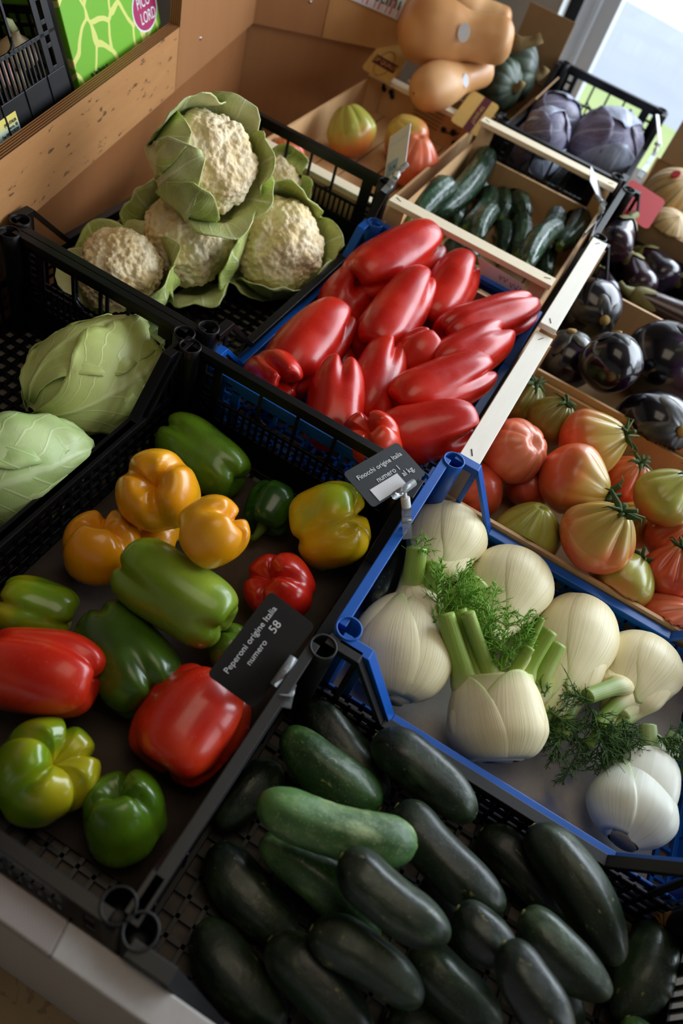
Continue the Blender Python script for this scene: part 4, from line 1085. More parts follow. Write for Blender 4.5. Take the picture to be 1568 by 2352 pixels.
# ------------------------------------------------------------------ pointed cabbages
t, sf, R, L = pointed_cabbage('pointed cabbage with a folded leaf tip at the far end of its crate', (75, 948), (372, 772), 0.01, 114, 'cab', 0.612, 5, 'cabl')
for k, (az, hf, p0, p1, off) in enumerate(((-70, 80, .02, .97, .02), (200, 75, .02, .94, .03), (40, 62, .02, .98, .05), (112, 66, .0, .985, .085))):
    wrap_leaf(sf, math.radians(az), math.radians(hf), p0, p1, R * off, 40 + k, R * 0.055, 0.012 if k > 1 else 0, top=0.72).build('outer_leaf', M['cabl'], t, True, solid=0.0016)
m = MB(); rows = []
for i in range(14):
    v = i / 13; rows.append([sf(0.86 + 0.12 * v, math.radians(95 + 62 * (2 * j / 16 - 1) * (1 - .3 * v))) + Vector((0.004 * math.sin(j * 1.3), R * (0.14 + 0.30 * math.sin(PI * v) + 0.05 * math.sin(j * 0.9)), 0.006 * math.cos(j))) for j in range(17)])
m.quadstrip(rows, False, uv=True); m.build('folded_leaf', M['cabl2'], t, True, solid=0.0016)
t, sf, R, L = pointed_cabbage('pointed cabbage cut by the photo edge, nearest the mixed peppers', (-120, 1135), (190, 1030), 0.01, 124, 'cab', 0.612, 8, 'cabl2')
for k, (az, hf, p0, p1, off) in enumerate(((-60, 80, .02, .97, .02), (190, 75, .02, .96, .03), (30, 60, .02, .97, .05), (98, 78, .0, .985, .08))):
    wrap_leaf(sf, math.radians(az), math.radians(hf), p0, p1, R * off, 60 + k, R * 0.05, 0.01 if k > 1 else 0, top=0.72).build('outer_leaf', M['cabl2'], t, True, solid=0.0016)

# ------------------------------------------------------------------ fennel
marrow('zucchini', 'dark green zucchini behind the fennel along the blue crate end', 'zucchini', 'zucchini lying with the fennel', M['z_dark'], (850, 1400), (905, 1265), 0, 30, 'fennel', 0.612, 90)
FF = 0.612
fennel('rounded fennel bulb in the far corner of the blue crate', (1045, 1172), (978, 1345), 0.0, 92, FF, 1, [(0.1, .3, .95, (985, 1325), (945, 1375), .0, .0, 24)], [((985, 1330), (955, 1235), .03, .05, 26, 21)], root=0)
fennel('rounded fennel bulb second along the back wall of the blue crate', (1200, 1275), (1115, 1470), 0.0, 94, FF, 2, [(-0.1, .3, .96, (1118, 1450), (1090, 1500), .0, .0, 24)], [], root=0)
fennel('large fennel bulb lying against the back wall with its stalks in dark fronds', (1350, 1378), (1255, 1645), 0.0, 92, FF, 3, [(.0, .1, .95, (1270, 1610), (1228, 1665), .0, .0, 24), (.28, .42, .78, (1305, 1615), (1285, 1690), .0, .0, 22)],
       [((1240, 1620), (1240, 1705), .01, .0, 32, 33), ((1260, 1630), (1330, 1690), .02, .0, 42, 36), ((1250, 1600), (1230, 1560), .03, .02, 26, 21), ((1300, 1640), (1270, 1740), .01, .0, 40, 33), ((1230, 1650), (1250, 1690), .0, .0, 30, 30)], ddark=True, root=0)
fennel('angular fennel bulb under the end of the back wall with cut stalks', (1500, 1478), (1410, 1640), 0.01, 90, FF, 4, [(-.30, .1, .72, (1425, 1575), (1348, 1600), .02, .03, 19), (.1, .2, .7, (1425, 1610), (1372, 1665), .01, .01, 17), (.32, .42, .72, (1450, 1635), (1390, 1705), .0, .0, 17), (.0, -.3, .4, (1390, 1660), (1350, 1715), .0, .0, 12)],
       [((1350, 1620), (1410, 1740), .02, .0, 48, 39), ((1390, 1640), (1360, 1770), .01, -.01, 46, 36), ((1430, 1650), (1455, 1725), .02, .0, 40, 30), ((1360, 1610), (1300, 1590), .04, .03, 34, 21), ((1340, 1700), (1290, 1800), .0, -.02, 34, 18), ((1380, 1690), (1440, 1700), .01, .0, 40, 33)], ddark=True, root=0)
fennel('fennel bulb with forked stalks against the blue crate end', (905, 1612), (955, 1350), 0.02, 108, FF, 5, [(.1, -.2, .6, (985, 1385), (1000, 1292), .0, .03, 22), (.42, .25, .85, (1008, 1440), (1100, 1342), -.01, .02, 40), (-.22, .42, .80, (946, 1355), (957, 1258), .0, .04, 25)],
       [((995, 1430), (1080, 1325), .03, .05, 36, 39), ((1000, 1400), (1015, 1290), .02, .05, 34, 33), ((1020, 1420), (1110, 1350), .03, .05, 34, 33), ((960, 1270), (985, 1240), .05, .06, 22, 12), ((1010, 1430), (1075, 1290), .03, .05, 34, 30)], root=.25)
fennel('front fennel bulb with tall cut stalks and bright feathery fronds', (1150, 1750), (1130, 1558), 0.025, 117, FF, 6,
       [(-.1, -.3, .55, (1105, 1570), (1055, 1400), -.005, .045, 18), (.05, -.2, .55, (1130, 1570), (1073, 1408), .0, .06, 18), (.2, -.1, .4, (1140, 1575), (1160, 1500), .0, .02, 9), (.25, .0, .5, (1165, 1570), (1215, 1485), .005, .045, 15), (.35, .05, .5, (1192, 1565), (1262, 1448), .0, .045, 20), (-.36, .38, .70, (1075, 1580), (1022, 1412), -.005, .05, 23), (.42, .50, .62, (1222, 1590), (1278, 1476), -.01, .03, 24), (.2, -.3, .2, (1200, 1520), (1245, 1420), .03, .06, 8)],
       [((1125, 1520), (1085, 1360), .02, .05, 34, 42), ((1135, 1530), (1115, 1385), .02, .06, 34, 42), ((1120, 1490), (1060, 1400), .02, .04, 30, 27), ((1150, 1540), (1165, 1395), .03, .06, 30, 39), ((1170, 1530), (1215, 1400), .03, .06, 28, 36), ((1160, 1520), (1240, 1420), .04, .06, 24, 30), ((1120, 1460), (1140, 1340), .02, .04, 30, 27)],
       pr=[(0, .36), (.03, .52), (.10, .70), (.28, .90), (.42, .93), (.58, .90), (.75, .86), (1, .80)], root=.3, flare=1.7, sheaths=((128, 76, 1.02), (50, 56, .98)))
fennel('white fennel bulb with a grey root plate in the near corner', (1430, 1935), (1502, 1690), 0.0, 96, FF, 7, [(.40, .1, .70, (1530, 1730), (1552, 1690), .0, .01, 18), (-.12, .35, .90, (1492, 1735), (1487, 1666), .0, .01, 21)],
       [((1510, 1690), (1580, 1700), .03, .03, 36, 27), ((1540, 1710), (1590, 1760), .03, .02, 34, 24), ((1480, 1690), (1385, 1770), .02, -.01, 30, 21)], 'fenw', ddark=True, sheaths=((35, 62, .62),), root=.40,
       pr=[(0, .34), (.03, .48), (.10, .76), (.24, 1.0), (.36, .98), (.55, .74), (.76, .42), (1, .20)])

# ------------------------------------------------------------------ beefsteak tomatoes
G = 'beefsteak tomatoes in the wooden crate'
TT = [
 ('red tomato half hidden behind the blue crate corner', 't_red', (1093, 1128), 66, (1040, 1150), {'cal': False, 'away': True}),
 ('shaded red tomato under the smooth pink one', 't_red', (1215, 1120), 58, (1215, 1170), {'cal': False, 'away': True}),
 ('dull green tomato beside the white rail, its stalk up', 't_dull', (1195, 925), 62, (1222, 885), {'pear': .3}),
 ('dull green ribbed tomato by the aubergine crate board', 't_dull', (1268, 965), 60, (1292, 928), {'pear': .35}),
 ('red tomato with a green star half hidden beside the white rail', 't_red', (1150, 1000), 44, (1152, 975), {}),
 ('dark red ribbed tomato between the pleated ones', 't_red', (1440, 1100), 62, (1456, 1062), {'dp': .25}),
 ('orange tomato wedged behind the largest pleated one', 't_mix', (1452, 1205), 58, (1470, 1170), {'cal': False}),
 ('red pleated tomato under the green-shouldered one', 't_red', (1545, 1235), 66, (1562, 1200), {'dp': .3, 'cal': False}),
 ('red pleated tomato with a stalk on the crate side', 't_red', (1540, 1312), 68, (1556, 1250), {'dp': .3, 'pear': .35}),
 ('pink-red tomato by the blue rim at the photo edge', 't_pink', (1532, 1428), 74, (1580, 1395), {'cal': False}),
 ('yellow-green tomato with a stalk lying above the blue rim', 't_green', (1428, 1335), 76, (1478, 1275), {'pear': .2, 'dp': .08, 'cal': True}),
 ('greenish ribbed tomato showing a bare stalk scar', 't_green', (1215, 1222), 78, (1236, 1160), {'cal': False, 'scar': True, 'pear': .4, 'dp': .2}),
 ('smooth pink tomato at the end of the white rail', 't_pink', (1180, 1036), 78, (1216, 1020), {'cal': False, 'pear': .05, 'dp': .1}),
 ('yellow-shouldered tomato with curly dry stalk by the aubergines', 't_mix', (1360, 1015), 80, (1428, 1000), {'dp': .22, 'pear': .3}),
 ('tomato with green shoulders at the photo edge', 't_green', (1528, 1140), 72, (1572, 1092), {'dp': .18}),
 ('largest pleated tomato with a bunched green stalk', 't_mix', (1375, 1230), 92, (1412, 1172), {'dp': .30, 'pear': .35, 'pleats': 7}),
 ('smooth yellow-green tomato resting on the largest pleated one', 't_mix', (1320, 1102), 86, (1392, 1140), {'dp': .12, 'pear': .35}),
]
for i, (lb, mt, px, r, st, ex) in enumerate(TT):
    tomato(lb, G, M[mt], px, r, st, 'tom', 0.612, 201 + i, tight=0.80, **ex)

# ------------------------------------------------------------------ aubergines
for i, (lb, px, r, st) in enumerate([
 ('round aubergine with a purple side, farthest back in its crate', (1352, 712), 74, (1368, 752)),
 ('round aubergine beside the white rail with a star of sepals', (1300, 828), 70, (1302, 768)),
 ('round aubergine standing between two others, stalk up', (1402, 835), 72, (1412, 765)),
 ('largest round aubergine with a big leathery cap', (1522, 835), 98, (1580, 815)),
 ('round aubergine showing a wide cap and yellow cut stalk by the tomatoes', (1495, 985), 92, (1532, 1000))]):
    round_aubergine(lb, px, r, st, 'raub', 0.612, 1 + i)
for i, (lb, p0, p1, dz, r, mt) in enumerate([
 ('long aubergine in the near corner of the black crate', (1372, 618), (1400, 690), -.02, 30, 'aublong'),
 ('long aubergine with a green cap beside the crate end', (1388, 540), (1410, 620), -.03, 40, 'aublong'),
 ('long aubergine with a broad pointed cap by the crate corner', (1440, 510), (1400, 580), -.03, 42, 'aublong'),
 ('dark curved long aubergine behind the upright one', (1472, 575), (1535, 660), -.01, 44, 'aublong'),
 ('upright long aubergine with a horn-like green stalk', (1445, 590), (1480, 680), -.02, 38, 'aublong'),
 ('brown long aubergine lying along the near rim', (1445, 672), (1620, 760), 0.0, 38, 'aubbrown'),
 ('long aubergine at the photo edge with its cap in view', (1548, 640), (1620, 680), 0.0, 34, 'aublong')]):
    long_aubergine(lb, p0, p1, dz, r, 0.612, 31 + i, mt)

# ------------------------------------------------------------------ cucumbers
G = 'cucumbers in the wooden crate'
for i, (lb, p0, p1, dz, r) in enumerate([
 ('cucumber lying in shade under the others', (1080, 425), (1125, 445), 0, 26),
 ('small cucumber in the gap below the near rail', (1020, 560), (1100, 600), 0, 26),
 ('dark cucumber deep in the corner by the near rail', (1262, 570), (1255, 640), 0, 24),
 ('slim cucumber standing beside the pale end board', (1048, 455), (1046, 520), .0, 20),
 ('short cucumber in the back row between two others', (1150, 440), (1150, 505), .0, 22),
 ('knobbly cucumber with a narrow neck in the back row', (1195, 430), (1205, 500), .02, 27),
 ('curved cucumber left of the back row', (1125, 440), (1070, 525), .02, 24),
 ('longest cucumber leaning up to the crate corner', (1122, 348), (990, 500), -.06, 30),
 ('shiny wrapped cucumber lying on the long one', (1038, 422), (945, 505), -.03, 32),
 ('pale-shouldered cucumber pointing at the back row', (1132, 478), (1092, 552), .0, 24),
 ('bluish cucumber lying straight toward the near rail', (1156, 515), (1152, 590), .0, 24),
 ('glossy cucumber in the middle of the crate', (1198, 500), (1188, 585), .0, 22),
 ('cucumber slanting across the right half of the crate', (1280, 488), (1215, 555), .02, 24),
 ('bumpy cucumber in front of the slanting one', (1280, 520), (1205, 610), .02, 27),
 ('cucumber leaning on the right side board', (1338, 470), (1285, 565), .02, 27)]):
    marrow('cucumber', lb, 'cucumber', G, M['cuke'], p0, p1, dz, r, 'cuke', 0.612, 301 + i, facets=9, fa=0.03, bend=0.05, bumps=0.05, taper=0.12, tight=0.85)

# ------------------------------------------------------------------ four large tomatoes, red cabbages, melons
G = 'large tomatoes in the printed crate'
tomato('green-shouldered large tomato standing alone in the crate', G, M['t_green'], (806, 300), 58, (795, 250), 'bigt', 0.612, 251, dp=.15, cal=False)
tomato('large tomato with a red side behind the white card', G, M['t_mix'], (932, 318), 54, (900, 285), 'bigt', 0.612, 252, dp=.1, cal=False)
tomato('pink large tomato in front of the green and red one', G, M['t_pink'], (950, 370), 60, (960, 330), 'bigt', 0.612, 253, dp=.1, cal=False)
tomato('red large tomato seen through the cauliflower crate slots', G, M['t_red'], (655, 360), 46, (650, 330), 'bigt', 0.612, 254, dp=.1, cal=False)
for i, (lb, px, r, ax) in enumerate([
 ('red cabbage low in the crate seen through its slotted side', (1230, 345), 58, (.0, .2)),
 ('red cabbage at the back of the crate', (1268, 282), 62, (.3, -.3)),
 ('red cabbage with a folded pale leaf edge beside the side rim', (1255, 305), 52, (.5, .3)),
 ('largest red cabbage with a dark torn leaf in front', (1392, 335), 78, (.2, .1))]):
    round_cabbage(lb, px, r, ax, 'redc', 0.612, 21 + i)
def box_carton(name, label, x0, x1, y0, y1, z0, z1, mat, flap=None, group=None):
    t = thing(name, label, 'box', group, Matrix.Translation(((x0 + x1) / 2, (y0 + y1) / 2, z0)))
    hx, hy, H = (x1 - x0) / 2, (y1 - y0) / 2, z1 - z0; th = 0.005
    m = MB(); m.box(-hx, hx, -hy, hy, 0, th); m.build('base', mat, t)
    for a in ((-hx, hx, -hy, -hy + th), (-hx, hx, hy - th, hy), (-hx, -hx + th, -hy + th, hy - th), (hx - th, hx, -hy + th, hy - th)):
        m = MB(); m.box(a[0], a[1], a[2], a[3], th, H); m.build('side_wall', mat, t)
    for o, ax, az in (flap or []):
        m = MB(); n = Vector(ax).cross(Vector(az)).normalized() * 0.004; m.obox(Vector(o) - Vector(((x0 + x1) / 2, (y0 + y1) / 2, z0)), ax, n, az); m.build('flap', mat, t)
    return t
fl = atY((1465, 405), 2.28)
box_carton('cardboard_box', 'brown cardboard box with raised flaps holding the striped melons', 0.0, 0.48, 1.885, 2.29, BZ, 0.72, M['card'], [((0.01, 2.285, 0.72), (0.46, 0, 0), (0, 0.03, 0.10))])
for i, (lb, px, r, z) in enumerate([
 ('striped melon behind the red card', (1522, 535), 56, .70), ('striped melon farther back with a red sticker on top', (1540, 458), 68, .72), ('striped melon cut by the photo edge', (1600, 565), 52, .70)]):
    A, B, R = rest('mel', px, px, 0, r, 0.606, zmin=z); ax = Vector((0.2, -0.25, 1)).normalized()
    t = gourd('melon', lb, 'melon', 'striped melons in the cardboard box', 'melon', A - ax * R * 0.98, A + ax * R * 0.98, [(0, .02), (.08, .52), (.25, .87), (.5, 1), (.75, .87), (.92, .52), (1, .02)], 10, .05, False, R, 5 + i, 80, uv=True)
    if i == 1:
        m = MB(); m.tube([Vector((R * .45, R * .25, R * 1.86)), Vector((R * .47, R * .26, R * 1.89))], [R * .16, R * .15], 14); m.build('red_sticker', M['redcard'], t)
def flatcard(name, p, d, mat, label, cat, th=0.0012, group=None, rad=0.12):
    """a real card: p three photo corners (top left, top right, bottom left), d their distances"""
    P0, P1, P3 = [atD(q, k) for q, k in zip(p, d)]
    ex, ey = P1 - P0, P0 - P3; n = ex.cross(ey).normalized(); ey = n.cross(ex.normalized()) * (ey.dot(n.cross(ex.normalized())))
    W_, H_ = ex.length, ey.length; x, y = ex / W_, ey / H_
    t = thing(name, label, cat, group, frame(P0 + ex / 2 - ey / 2, x, y, n))
    r = min(W_, H_) * rad; poly = []
    for cx, cy, a0 in ((W_ / 2 - r, H_ / 2 - r, 0), (-W_ / 2 + r, H_ / 2 - r, 90), (-W_ / 2 + r, -H_ / 2 + r, 180), (W_ / 2 - r, -H_ / 2 + r, 270)):
        for k in range(5): a = math.radians(a0 + k * 22.5); poly.append((cx + r * math.cos(a), cy + r * math.sin(a)))
    m = MB(); m.prism(poly, (0, 0, -th), (1, 0, 0), (0, 1, 0), (0, 0, th)); m.build('card', mat, t)
    return t, W_, H_
def rect(name, t, x0, x1, y0, y1, z, mat, th=0.0004):
    m = MB(); m.box(x0, x1, y0, y1, z, z + th); return m.build(name, mat, t)
flatcard('red_card', [(1450, 410), (1530, 462), (1412, 480)], [1.79, 1.785, 1.76], M['redcard'], 'plain red card standing in front of the striped melons', 'card')

# ------------------------------------------------------------------ butternut squash and pumpkins in the corner
bx = box_carton('cardboard_box', 'brown cardboard box under the butternut squash, its flaps raised', -0.66, -0.378, 2.09, 2.45, BZ, 0.70, M['card'], [((-0.380, 2.16, 0.70), (0, 0.22, 0), (0.03, 0, 0.06)), ((-0.52, 2.445, 0.70), (0.14, 0, 0), (0, 0.02, 0.17))])
BN_ = [(0, .05), (.03, .42), (.12, .82), (.28, 1), (.45, .88), (.6, .68), (.8, .66), (.92, .62), (.98, .36), (1, .08)]
PK_ = [(0, .02), (.05, .48), (.2, .86), (.5, 1), (.8, .86), (.95, .5), (1, .1)]
def sticker(t, R, z, ph):
    m = MB(); c = Vector((math.cos(ph), math.sin(ph), 0)); y = Vector((-math.sin(ph), math.cos(ph), 0))
    m.prism([(R * .22 * math.cos(k * PI / 8), R * .30 * math.sin(k * PI / 8)) for k in range(16)], c * R * .94 + Vector((0, 0, z)), (0, 0, 1), y, c * 0.0008 + c * R * .05); m.build('oval_sticker', M['paper'], t)
def pk(label, px, rpx, z, tilt, seed):
    c = at(px, z); R = rpx * depth(c) / FPX; ax = Vector(tilt).normalized()
    return gourd('pumpkin', label, 'pumpkin', 'dark green pumpkins in the corner', 'pumpkin', c - ax * R * .72, c + ax * R * .72, PK_, 12, .09, True, R, seed, 84, 0.5)
pk('dark green ribbed pumpkin under the neck of the big butternut', (1150, 195), 58, .73, (.9, -.3, .3), 1)
pk('dark green ribbed pumpkin beside the grey wall', (1185, 165), 66, .745, (.9, .2, .2), 2)
pk('dark pumpkin at the back behind the pale butternut', (1088, 10), 52, .80, (.2, -.2, .9), 3)
A, B = at((950, 215), .75), at((1122, 160), .78); t = gourd('butternut_squash', 'smaller butternut squash lying under the big one', 'squash', 'butternut squash in the corner', 'butternut', A, B, BN_, 0, 0, True, 53 * depth(A) / FPX, 4, 60, .5)
sticker(t, 53 * depth(A) / FPX * .9, (B - A).length * .47, PI / 2 + .15)
A, B = at((912, 62), .825), at((1180, 98), .875); t = gourd('butternut_squash', 'large butternut squash on top of the pile, stalk to the window', 'squash', 'butternut squash in the corner', 'butternut', A, B, BN_, 0, 0, True, 74 * depth(A) / FPX, 6, 60, 1.5)
sticker(t, 76 * depth(A) / FPX * .82, (B - A).length * .56, PI / 2 - .1)
A, B = at((1010, -8), .83), at((1172, 56), .83); gourd('butternut_squash', 'pale butternut squash lying behind the large one', 'squash', 'butternut squash in the corner', 'butternut', A, B, BN_, 0, 0, False, 46 * depth(A) / FPX, 9)
t, W_, H_ = flatcard('kraft_tag', [(884, 86), (948, 122), (856, 172)], [1.955, 1.945, 1.93], M['kraft'], 'square kraft tag with a maroon band beside the large butternut', 'tag', group='kraft tags')
rect('maroon_band', t, -W_ * .36, W_ * .40, -H_ * .22, H_ * .02, 0, M['maroon'])
text('lettering', 'TOP QUALITY', H_ * .17, M['kraft'], Matrix.Translation((W_ * .02, -H_ * .10, .0006)), t, sx=.72)
m = MB(); m.tube([Vector((W_ * .24 * math.cos(a), H_ * (-.1 + .36 * math.sin(a)), .0004)) for a in [k * PI / 12 for k in range(25)]], .0007, 5); m.build('round_emblem', M['maroon'], t)
t, W_, H_ = flatcard('kraft_tag', [(1085, 206), (1148, 244), (1048, 286)], [1.935, 1.93, 1.91], M['kraft'], 'kraft tag with an upright maroon band in front of the smaller butternut', 'tag', group='kraft tags')
rect('maroon_band', t, -W_ * .05, W_ * .22, -H_ * .5, H_ * .5, 0, M['maroon'])
text('lettering', 'TOP QUALITY', W_ * .14, M['kraft'], Matrix.Translation((W_ * .085, 0, .0006)) @ Matrix.Rotation(-PI / 2, 4, 'Z'), t, sx=.8)
# printed paper sign on the wall top
a = atP((790, -8), CO + BN * 0.004, BN); b = atP((912, 46), CO + BN * 0.004, BN)
ex = b - a; y = UP; x = ex.normalized(); n = x.cross(y).normalized(); y = n.cross(x)
t = thing('printed_sign', 'white printed paper sign with green and pink print above the wall panel', 'sign', None, frame(a + ex / 2, x, y, n)); W_ = ex.length
m = MB(); m.box(-W_ / 2, W_ / 2, 0, .10, -.001, 0); m.build('card', M['paper'], t)
text('lettering', 'ttini', .046, M['greenink'], Matrix.Translation((W_ * .22, .034, .0004)), t)
for k in range(14): rect('pink_stripe', t, -W_ * .48 + k * W_ * .072, -W_ * .475 + k * W_ * .072 + .002 * (k % 3), .004, .02 + .012 * (k % 4), .0002, M['pinkink'], .0002)

# ------------------------------------------------------------------ things on the tilted shelf: black crate of bulbs, green carton
ta = math.radians(16); U = UP * math.cos(ta) - LN * math.sin(ta); N_ = LN * math.cos(ta) + UP * math.sin(ta)
fb = LO - LN * 0.026 + UP * 0.828
def s_of(p): q = atP(p, fb, N_) - fb; return q.dot(LD), q.dot(U)
sc0 = s_of((190, 225))[0]
cw = SE - 0.006 - sc0
t = thing('produce_carton', 'green printed cardboard carton with yellow lines and a magenta oval', 'box', None, frame(fb + LD * (sc0 + cw / 2), LD, U, N_))
def cx(p): s, h = s_of(p); return s - sc0 - cw / 2, h
m = MB(); m.box(-cw / 2, cw / 2, 0.0, 0.30, -0.28, 0); m.build('carton', M['greencarton'], t, bevel=0.002)
c0 = cx((332, 20)); ell = lambda a, b: [(a * math.cos(k * PI / 20), b * math.sin(k * PI / 20)) for k in range(40)]
rot_ = Matrix.Rotation(math.radians(4), 4, 'Z')
for nm, k, z, mt in (('white_oval', 1.0, .0, 'chalk'), ('magenta_oval', .92, .0004, 'magenta')):
    m = MB(); m.prism(ell(.050 * k, .036 * k), (c0[0], c0[1], z), (1, 0, 0), (0, 1, 0), (0, 0, .0005)); m.build(nm, M[mt], t)
text('lettering', 'PICO', .026, M['chalk'], Matrix.Translation((c0[0] - .004, c0[1] + .012, .0012)), t, sx=.9)
text('lettering', 'LORD', .026, M['chalk'], Matrix.Translation((c0[0] + .006, c0[1] - .013, .0012)), t, sx=.9)
c1 = cx((232, 178))
text('address_print', 'Via San Rocco, sc', .0085, M['greenink'], Matrix.Translation((c1[0], c1[1] + .012, .0004)), t)
text('address_print', '37063 Isola Della Scala (VR)', .0085, M['greenink'], Matrix.Translation((c1[0], c1[1], .0004)), t)
text('address_print', '045 7730501', .0085, M['greenink'], Matrix.Translation((c1[0], c1[1] - .012, .0004)), t)
c2 = cx((362, 92)); m = MB(); m.prism([(p[0], p[1] * 1.0) for p in ell(.036, .013)], (c2[0], c2[1] - .004, 0), (1, 0, 0), (0, 1, 0), (0, 0, .0005)); m.build('hand_hole', M['darkliner'], t)
cl, chh = 0.40, 0.225
crw = 0.385; cs = sc0 - 0.008 - crw / 2
base = fb + LD * cs - N_ * (cl / 2)
cr = plastic_crate('black crate of pale pink bulbs on the wooden shelf beside the green carton', M['black'], 0, 0, cl, crw, chh, 0, BC, rot=frame(base, N_, LD, U), dip=0.07, hof=0.56)
sl0 = s_of((34, 254)); sl1 = s_of((57, 332))
px_ = sl0[0] - cs; W_, H_ = .115, sl0[1] - sl1[1]
m = MB(); f0 = Vector((cl / 2 + .0006, px_ - W_, sl1[1]))
m.quadstrip([[f0, f0 + Vector((0, W_, 0))], [f0 + Vector((0, 0, H_)), f0 + Vector((0, W_, H_))]], False, uv=True); m.build('paper_sticker', M['sticker'], cr)
Rm = lambda y, z: Matrix(((0, 0, 1, cl / 2 + .0012), (1, 0, 0, y), (0, 1, 0, z), (0, 0, 0, 1)))
for k, s_ in enumerate(('(VR) ITALIA', 'Rocco, 18', 'Fax 045 7330224')):
    text('sticker_print', s_, .0062, M['ink'], Rm(px_ - .004, sl1[1] + H_ * (.80 - .13 * k)), cr, 'RIGHT', .0002)
for y_, z0_, z1_ in ((-.022, 0.12, .42), (-.058, 0.12, .42)):
    m = MB(); m.box(cl / 2 + .0008, cl / 2 + .0012, px_ + y_ - .0003, px_ + y_ + .0003, sl1[1] + H_ * z0_, sl1[1] + H_ * z1_); m.build('sticker_rule', M['ink'], cr)
m = MB(); tr = [Vector((cl / 2 + .001, px_ - .011 + .0048 * math.cos(a), sl1[1] + H_ * .31 + .0048 * math.sin(a))) for a in (PI / 2, PI * 7 / 6, PI * 11 / 6, PI / 2)]
for a, b in zip(tr, tr[1:]): m.tube([a.lerp(b, .12), a.lerp(b, .8)], .0005, 4)
m.build('recycling_mark', M['ink'], cr)
text('sticker_print', 'L. 31001002', .0052, M['ink'], Rm(px_ - .008, sl1[1] + H_ * .055), cr, 'RIGHT', .0002)
for i, (lb, q, r, dd) in enumerate([
 ('pale bulb with pinkish skin behind the crate slots, nearest the carton', (42, 118), 44, .055), ('pale bulb seen through the lowest crate slots', (40, 205), 40, .05),
 ('pale bulb at the photo edge behind the black crate slots', (-12, 165), 42, .05), ('pale bulb high in the dark crate', (70, 40), 40, .09)]):
    c = atP(q, fb - N_ * dd, N_); R = r * depth(c) / FPX; ax = (U * .8 + LD * (.5 if i % 2 else -.2) + N_ * .3).normalized()
    t = gourd('bulb_onion', lb, 'onion', 'pale bulbs in the shelf crate', 'bulbskin', c - ax * R * .8, c + ax * R * 1.2, [(0, .03), (.06, .45), (.25, .92), (.42, 1), (.62, .7), (.8, .3), (1, .16)], 0, 0, False, R, 40 + i)
    m = MB(); m.tube([(0, 0, R * 1.9), (R * .2, 0, R * 2.3), (R * .5, R * .1, R * 2.6)], [R * .2, R * .24, R * .1], 8, flat=.5); m.build('leaf', M['cleafp'], t, True)

# ------------------------------------------------------------------ price cards and their clips
def clip(t, inv, p_hold0, p_hold1, p_knob, p_foot, r=0.005, holder=True):
    """clear gripper along the card edge, white swivel knob, clear spring clip down to the crate rim"""
    a, b, k, f = [inv @ v for v in (p_hold0, p_hold1, p_knob, p_foot)]
    m = MB(); m.tube([a, b], r, 12); m.build('holder', M['clear'], t, True)
    mid = a.lerp(b, .5); d = (k - mid)
    m = MB(); m.tube([mid, mid.lerp(k, .45)], r * .55, 8); m.tube([mid.lerp(k, .45), k], r * 1.15, 14); m.build('knob', M['whiteplastic'], t, True, bevel=.0004)
    g = f - k; s = g.orthogonal().normalized(); s2 = g.cross(s).normalized(); m = MB()
    for sg in (-1, 1):
        pts = [k - s * sg * .002, k.lerp(f, .25) + s * sg * .005, k.lerp(f, .55) + s * sg * .002, k.lerp(f, .85) + s * sg * .006, f + s * sg * .008]
        for q0, q1 in zip(pts, pts[1:]): m.obox(q0 - s2 * .006 - s * .0008, q1 - q0, s2 * .012, s * .0016)
    m.build('spring_clip', M['clear'], t)
    m = MB(); c = k.lerp(f, .5); m.tube([c - s2 * .006, c + s2 * .006], .0032, 12); m.build('pivot', M['whiteplastic'], t, True)

t, W_, H_ = flatcard('price_card', [(787, 1087), (912, 1015), (863, 1162)], [.908, .962, .898], M['slate'], 'slate price card reading Finocchi origine Italia, clipped to the blue crate', 'price card', group='price cards', rad=.09)
text('lettering', 'Finocchi origine Italia', .0092, M['chalk'], Matrix.Translation((.001, H_ * .22, .0004)), t, ext=.0002)
text('lettering', 'numero 1', .0105, M['chalk'], Matrix.Translation((.003, -.002, .0004)), t, ext=.0002)
text('lettering', 'al kg.', .0105, M['chalk'], Matrix.Translation((W_ * .30, -H_ * .22, .0004)), t, ext=.0002)
rect('blank_paper_strip', t, -W_ * .36, W_ * .14, -H_ * .46, -H_ * .13, .0002, M['paper'])
clip(t, t.matrix_world.inverted(), atD((905, 1140), .905), atD((950, 1108), .925), atD((933, 1165), .925), at((934, 1228), .775))
t, W_, H_ = flatcard('price_card', [(475, 1550), (622, 1357), (580, 1632)], [.783, .804, .796], M['slate_dark'], 'dark price card reading Peperoni origine Italia numero 58', 'price card', group='price cards', rad=.09)
text('lettering', 'Peperoni origine Italia', .0098, M['chalk'], Matrix.Translation((.001, H_ * .27, .0004)), t, ext=.0002, sx=.98)
text('lettering', 'numero', .0098, M['chalk'], Matrix.Translation((-.006, H_ * .05, .0004)), t, ext=.0002, sx=.98)
text('lettering', '58', .0135, M['chalk'], Matrix.Translation((.027, H_ * .06, .0004)), t, ext=.0002)
clip(t, t.matrix_world.inverted(), atD((628, 1575), .79), atD((675, 1510), .80), atD((668, 1570), .80), at((655, 1612), .775))
t, W_, H_ = flatcard('price_card', [(895, 314), (943, 281), (901, 408)], [1.52, 1.475, 1.475], M['paper'], 'white price card standing at the cauliflower crate corner', 'price card', group='price cards', rad=.05)
text('lettering', 'Cavolfior', .013, M['chalk'], Matrix.Translation((0, H_ * .28, .0004)), t, ext=.0002)
rect('blue_label', t, -W_ * .42, W_ * .1, -H_ * .42, -H_ * .12, .0002, M['blueink'])
text('lettering', '1,e', .016, M['ink'], Matrix.Translation((-W_ * .14, -H_ * .27, .0008)), t, ext=.0002)
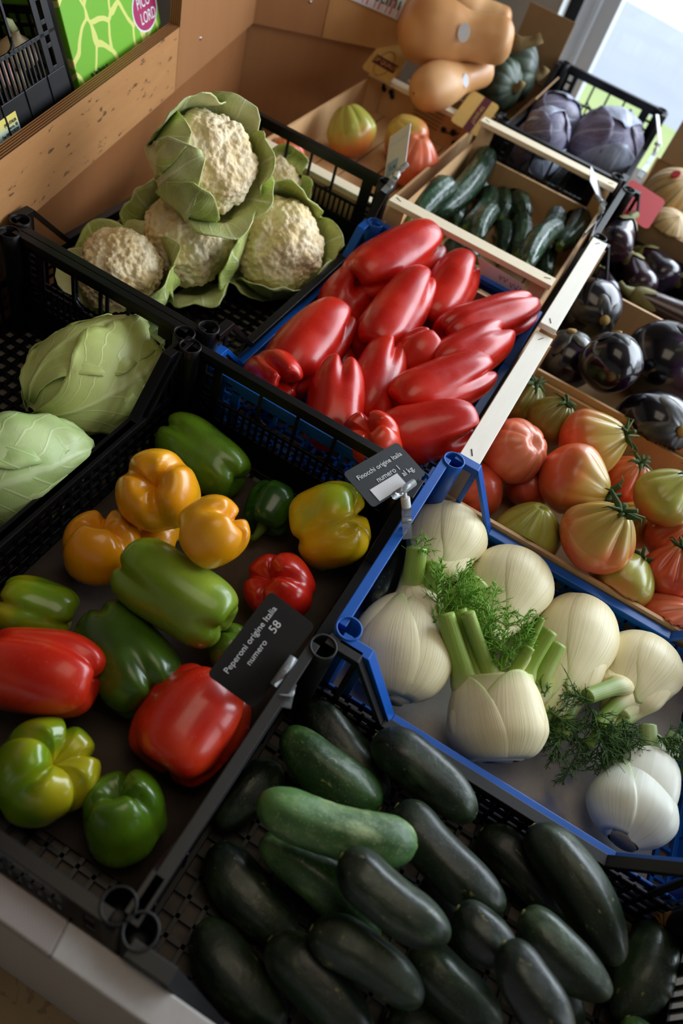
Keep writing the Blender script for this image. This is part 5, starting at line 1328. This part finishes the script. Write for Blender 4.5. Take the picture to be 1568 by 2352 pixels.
clip(t, t.matrix_world.inverted(), atD((902, 402), 1.46), atD((936, 376), 1.44), atD((908, 408), 1.45), at((880, 445), .775))
t, W_, H_ = flatcard('price_card', [(1357, 380), (1390, 449), (1351, 408)], [1.70, 1.76, 1.67], M['paper'], 'blank white price card seen edge-on beside the aubergine crate', 'price card', group='price cards', rad=.05)
clip(t, t.matrix_world.inverted(), atD((1368, 452), 1.68), atD((1390, 470), 1.70), atD((1380, 490), 1.70), at((1348, 545), .78))
t, W_, H_ = flatcard('price_card', [(1506, 262), (1513, 264), (1508, 336)], [1.98, 2.04, 1.96], M['paper'], 'thin white price card seen edge-on beside the red cabbages', 'price card', group='price cards', rad=.05)
clip(t, t.matrix_world.inverted(), atD((1506, 330), 1.97), atD((1514, 332), 2.0), atD((1503, 352), 1.99), at((1472, 400), .78))
# paper label on the cucumber crate
pts = [atY(q, 1.3125) for q in ((1096, 588), (1204, 655), (1192, 684), (1107, 640))]
m = MB(); m.v = [tuple(p) for p in pts]; m.f = [(0, 1, 2, 3)]
t = tag(m.build('paper_label', M['paper'], None, solid=.0006), 'white paper label with faint pencil marks on the cucumber crate', 'label')
m = MB()
for i, q in enumerate(((1148, 632), (1158, 638), (1172, 650), (1182, 656), (1186, 662))):
    c = atY(q, 1.3118); m.tube([c, c + Vector((.004, 0, -.008)), c + Vector((.007, 0, .001 * i))], .0006, 4)
m.build('pencil_mark', M['ink'], t)

for a in (('mixed bell peppers in the black crate', -.430, -.061, .100, .720, .6125, .76), ('long red peppers in the blue crate', -.402, -.050, .745, 1.293, .6085, .70),
          ('zucchini in the black crate', -.047, .463, .095, .422, .6085, .70), ('cauliflowers in the black crate', -.773, -.421, .758, 1.378, .6085, .72), ('pointed cabbages in the black crate', -.761, -.439, .118, .736, .6085, .74),
          ('fennel bulbs in the blue crate', -.034, .467, .448, .784, .6125, .70), ('beefsteak tomatoes in the wooden crate', -.019, .60, .810, 1.170, .6135, .69), ('round aubergines in the wooden crate', -.021, .493, 1.191, 1.548, .6135, .70),
          ('cucumbers in the wooden crate', -.388, -.053, 1.326, 1.854, .6085, .73), ('large tomatoes in the printed crate', -.741, -.444, 1.418, 2.004, .6085, .69), ('red cabbages in the far black crate', -.362, -.048, 1.888, 2.442, .6085, .74),
          ('long aubergines in the black crate', -.022, .498, 1.570, 1.863, .6085, .70), ('striped melons in the cardboard box', .007, .473, 1.892, 2.283, .606, .72)):
    keep_inside(*a)
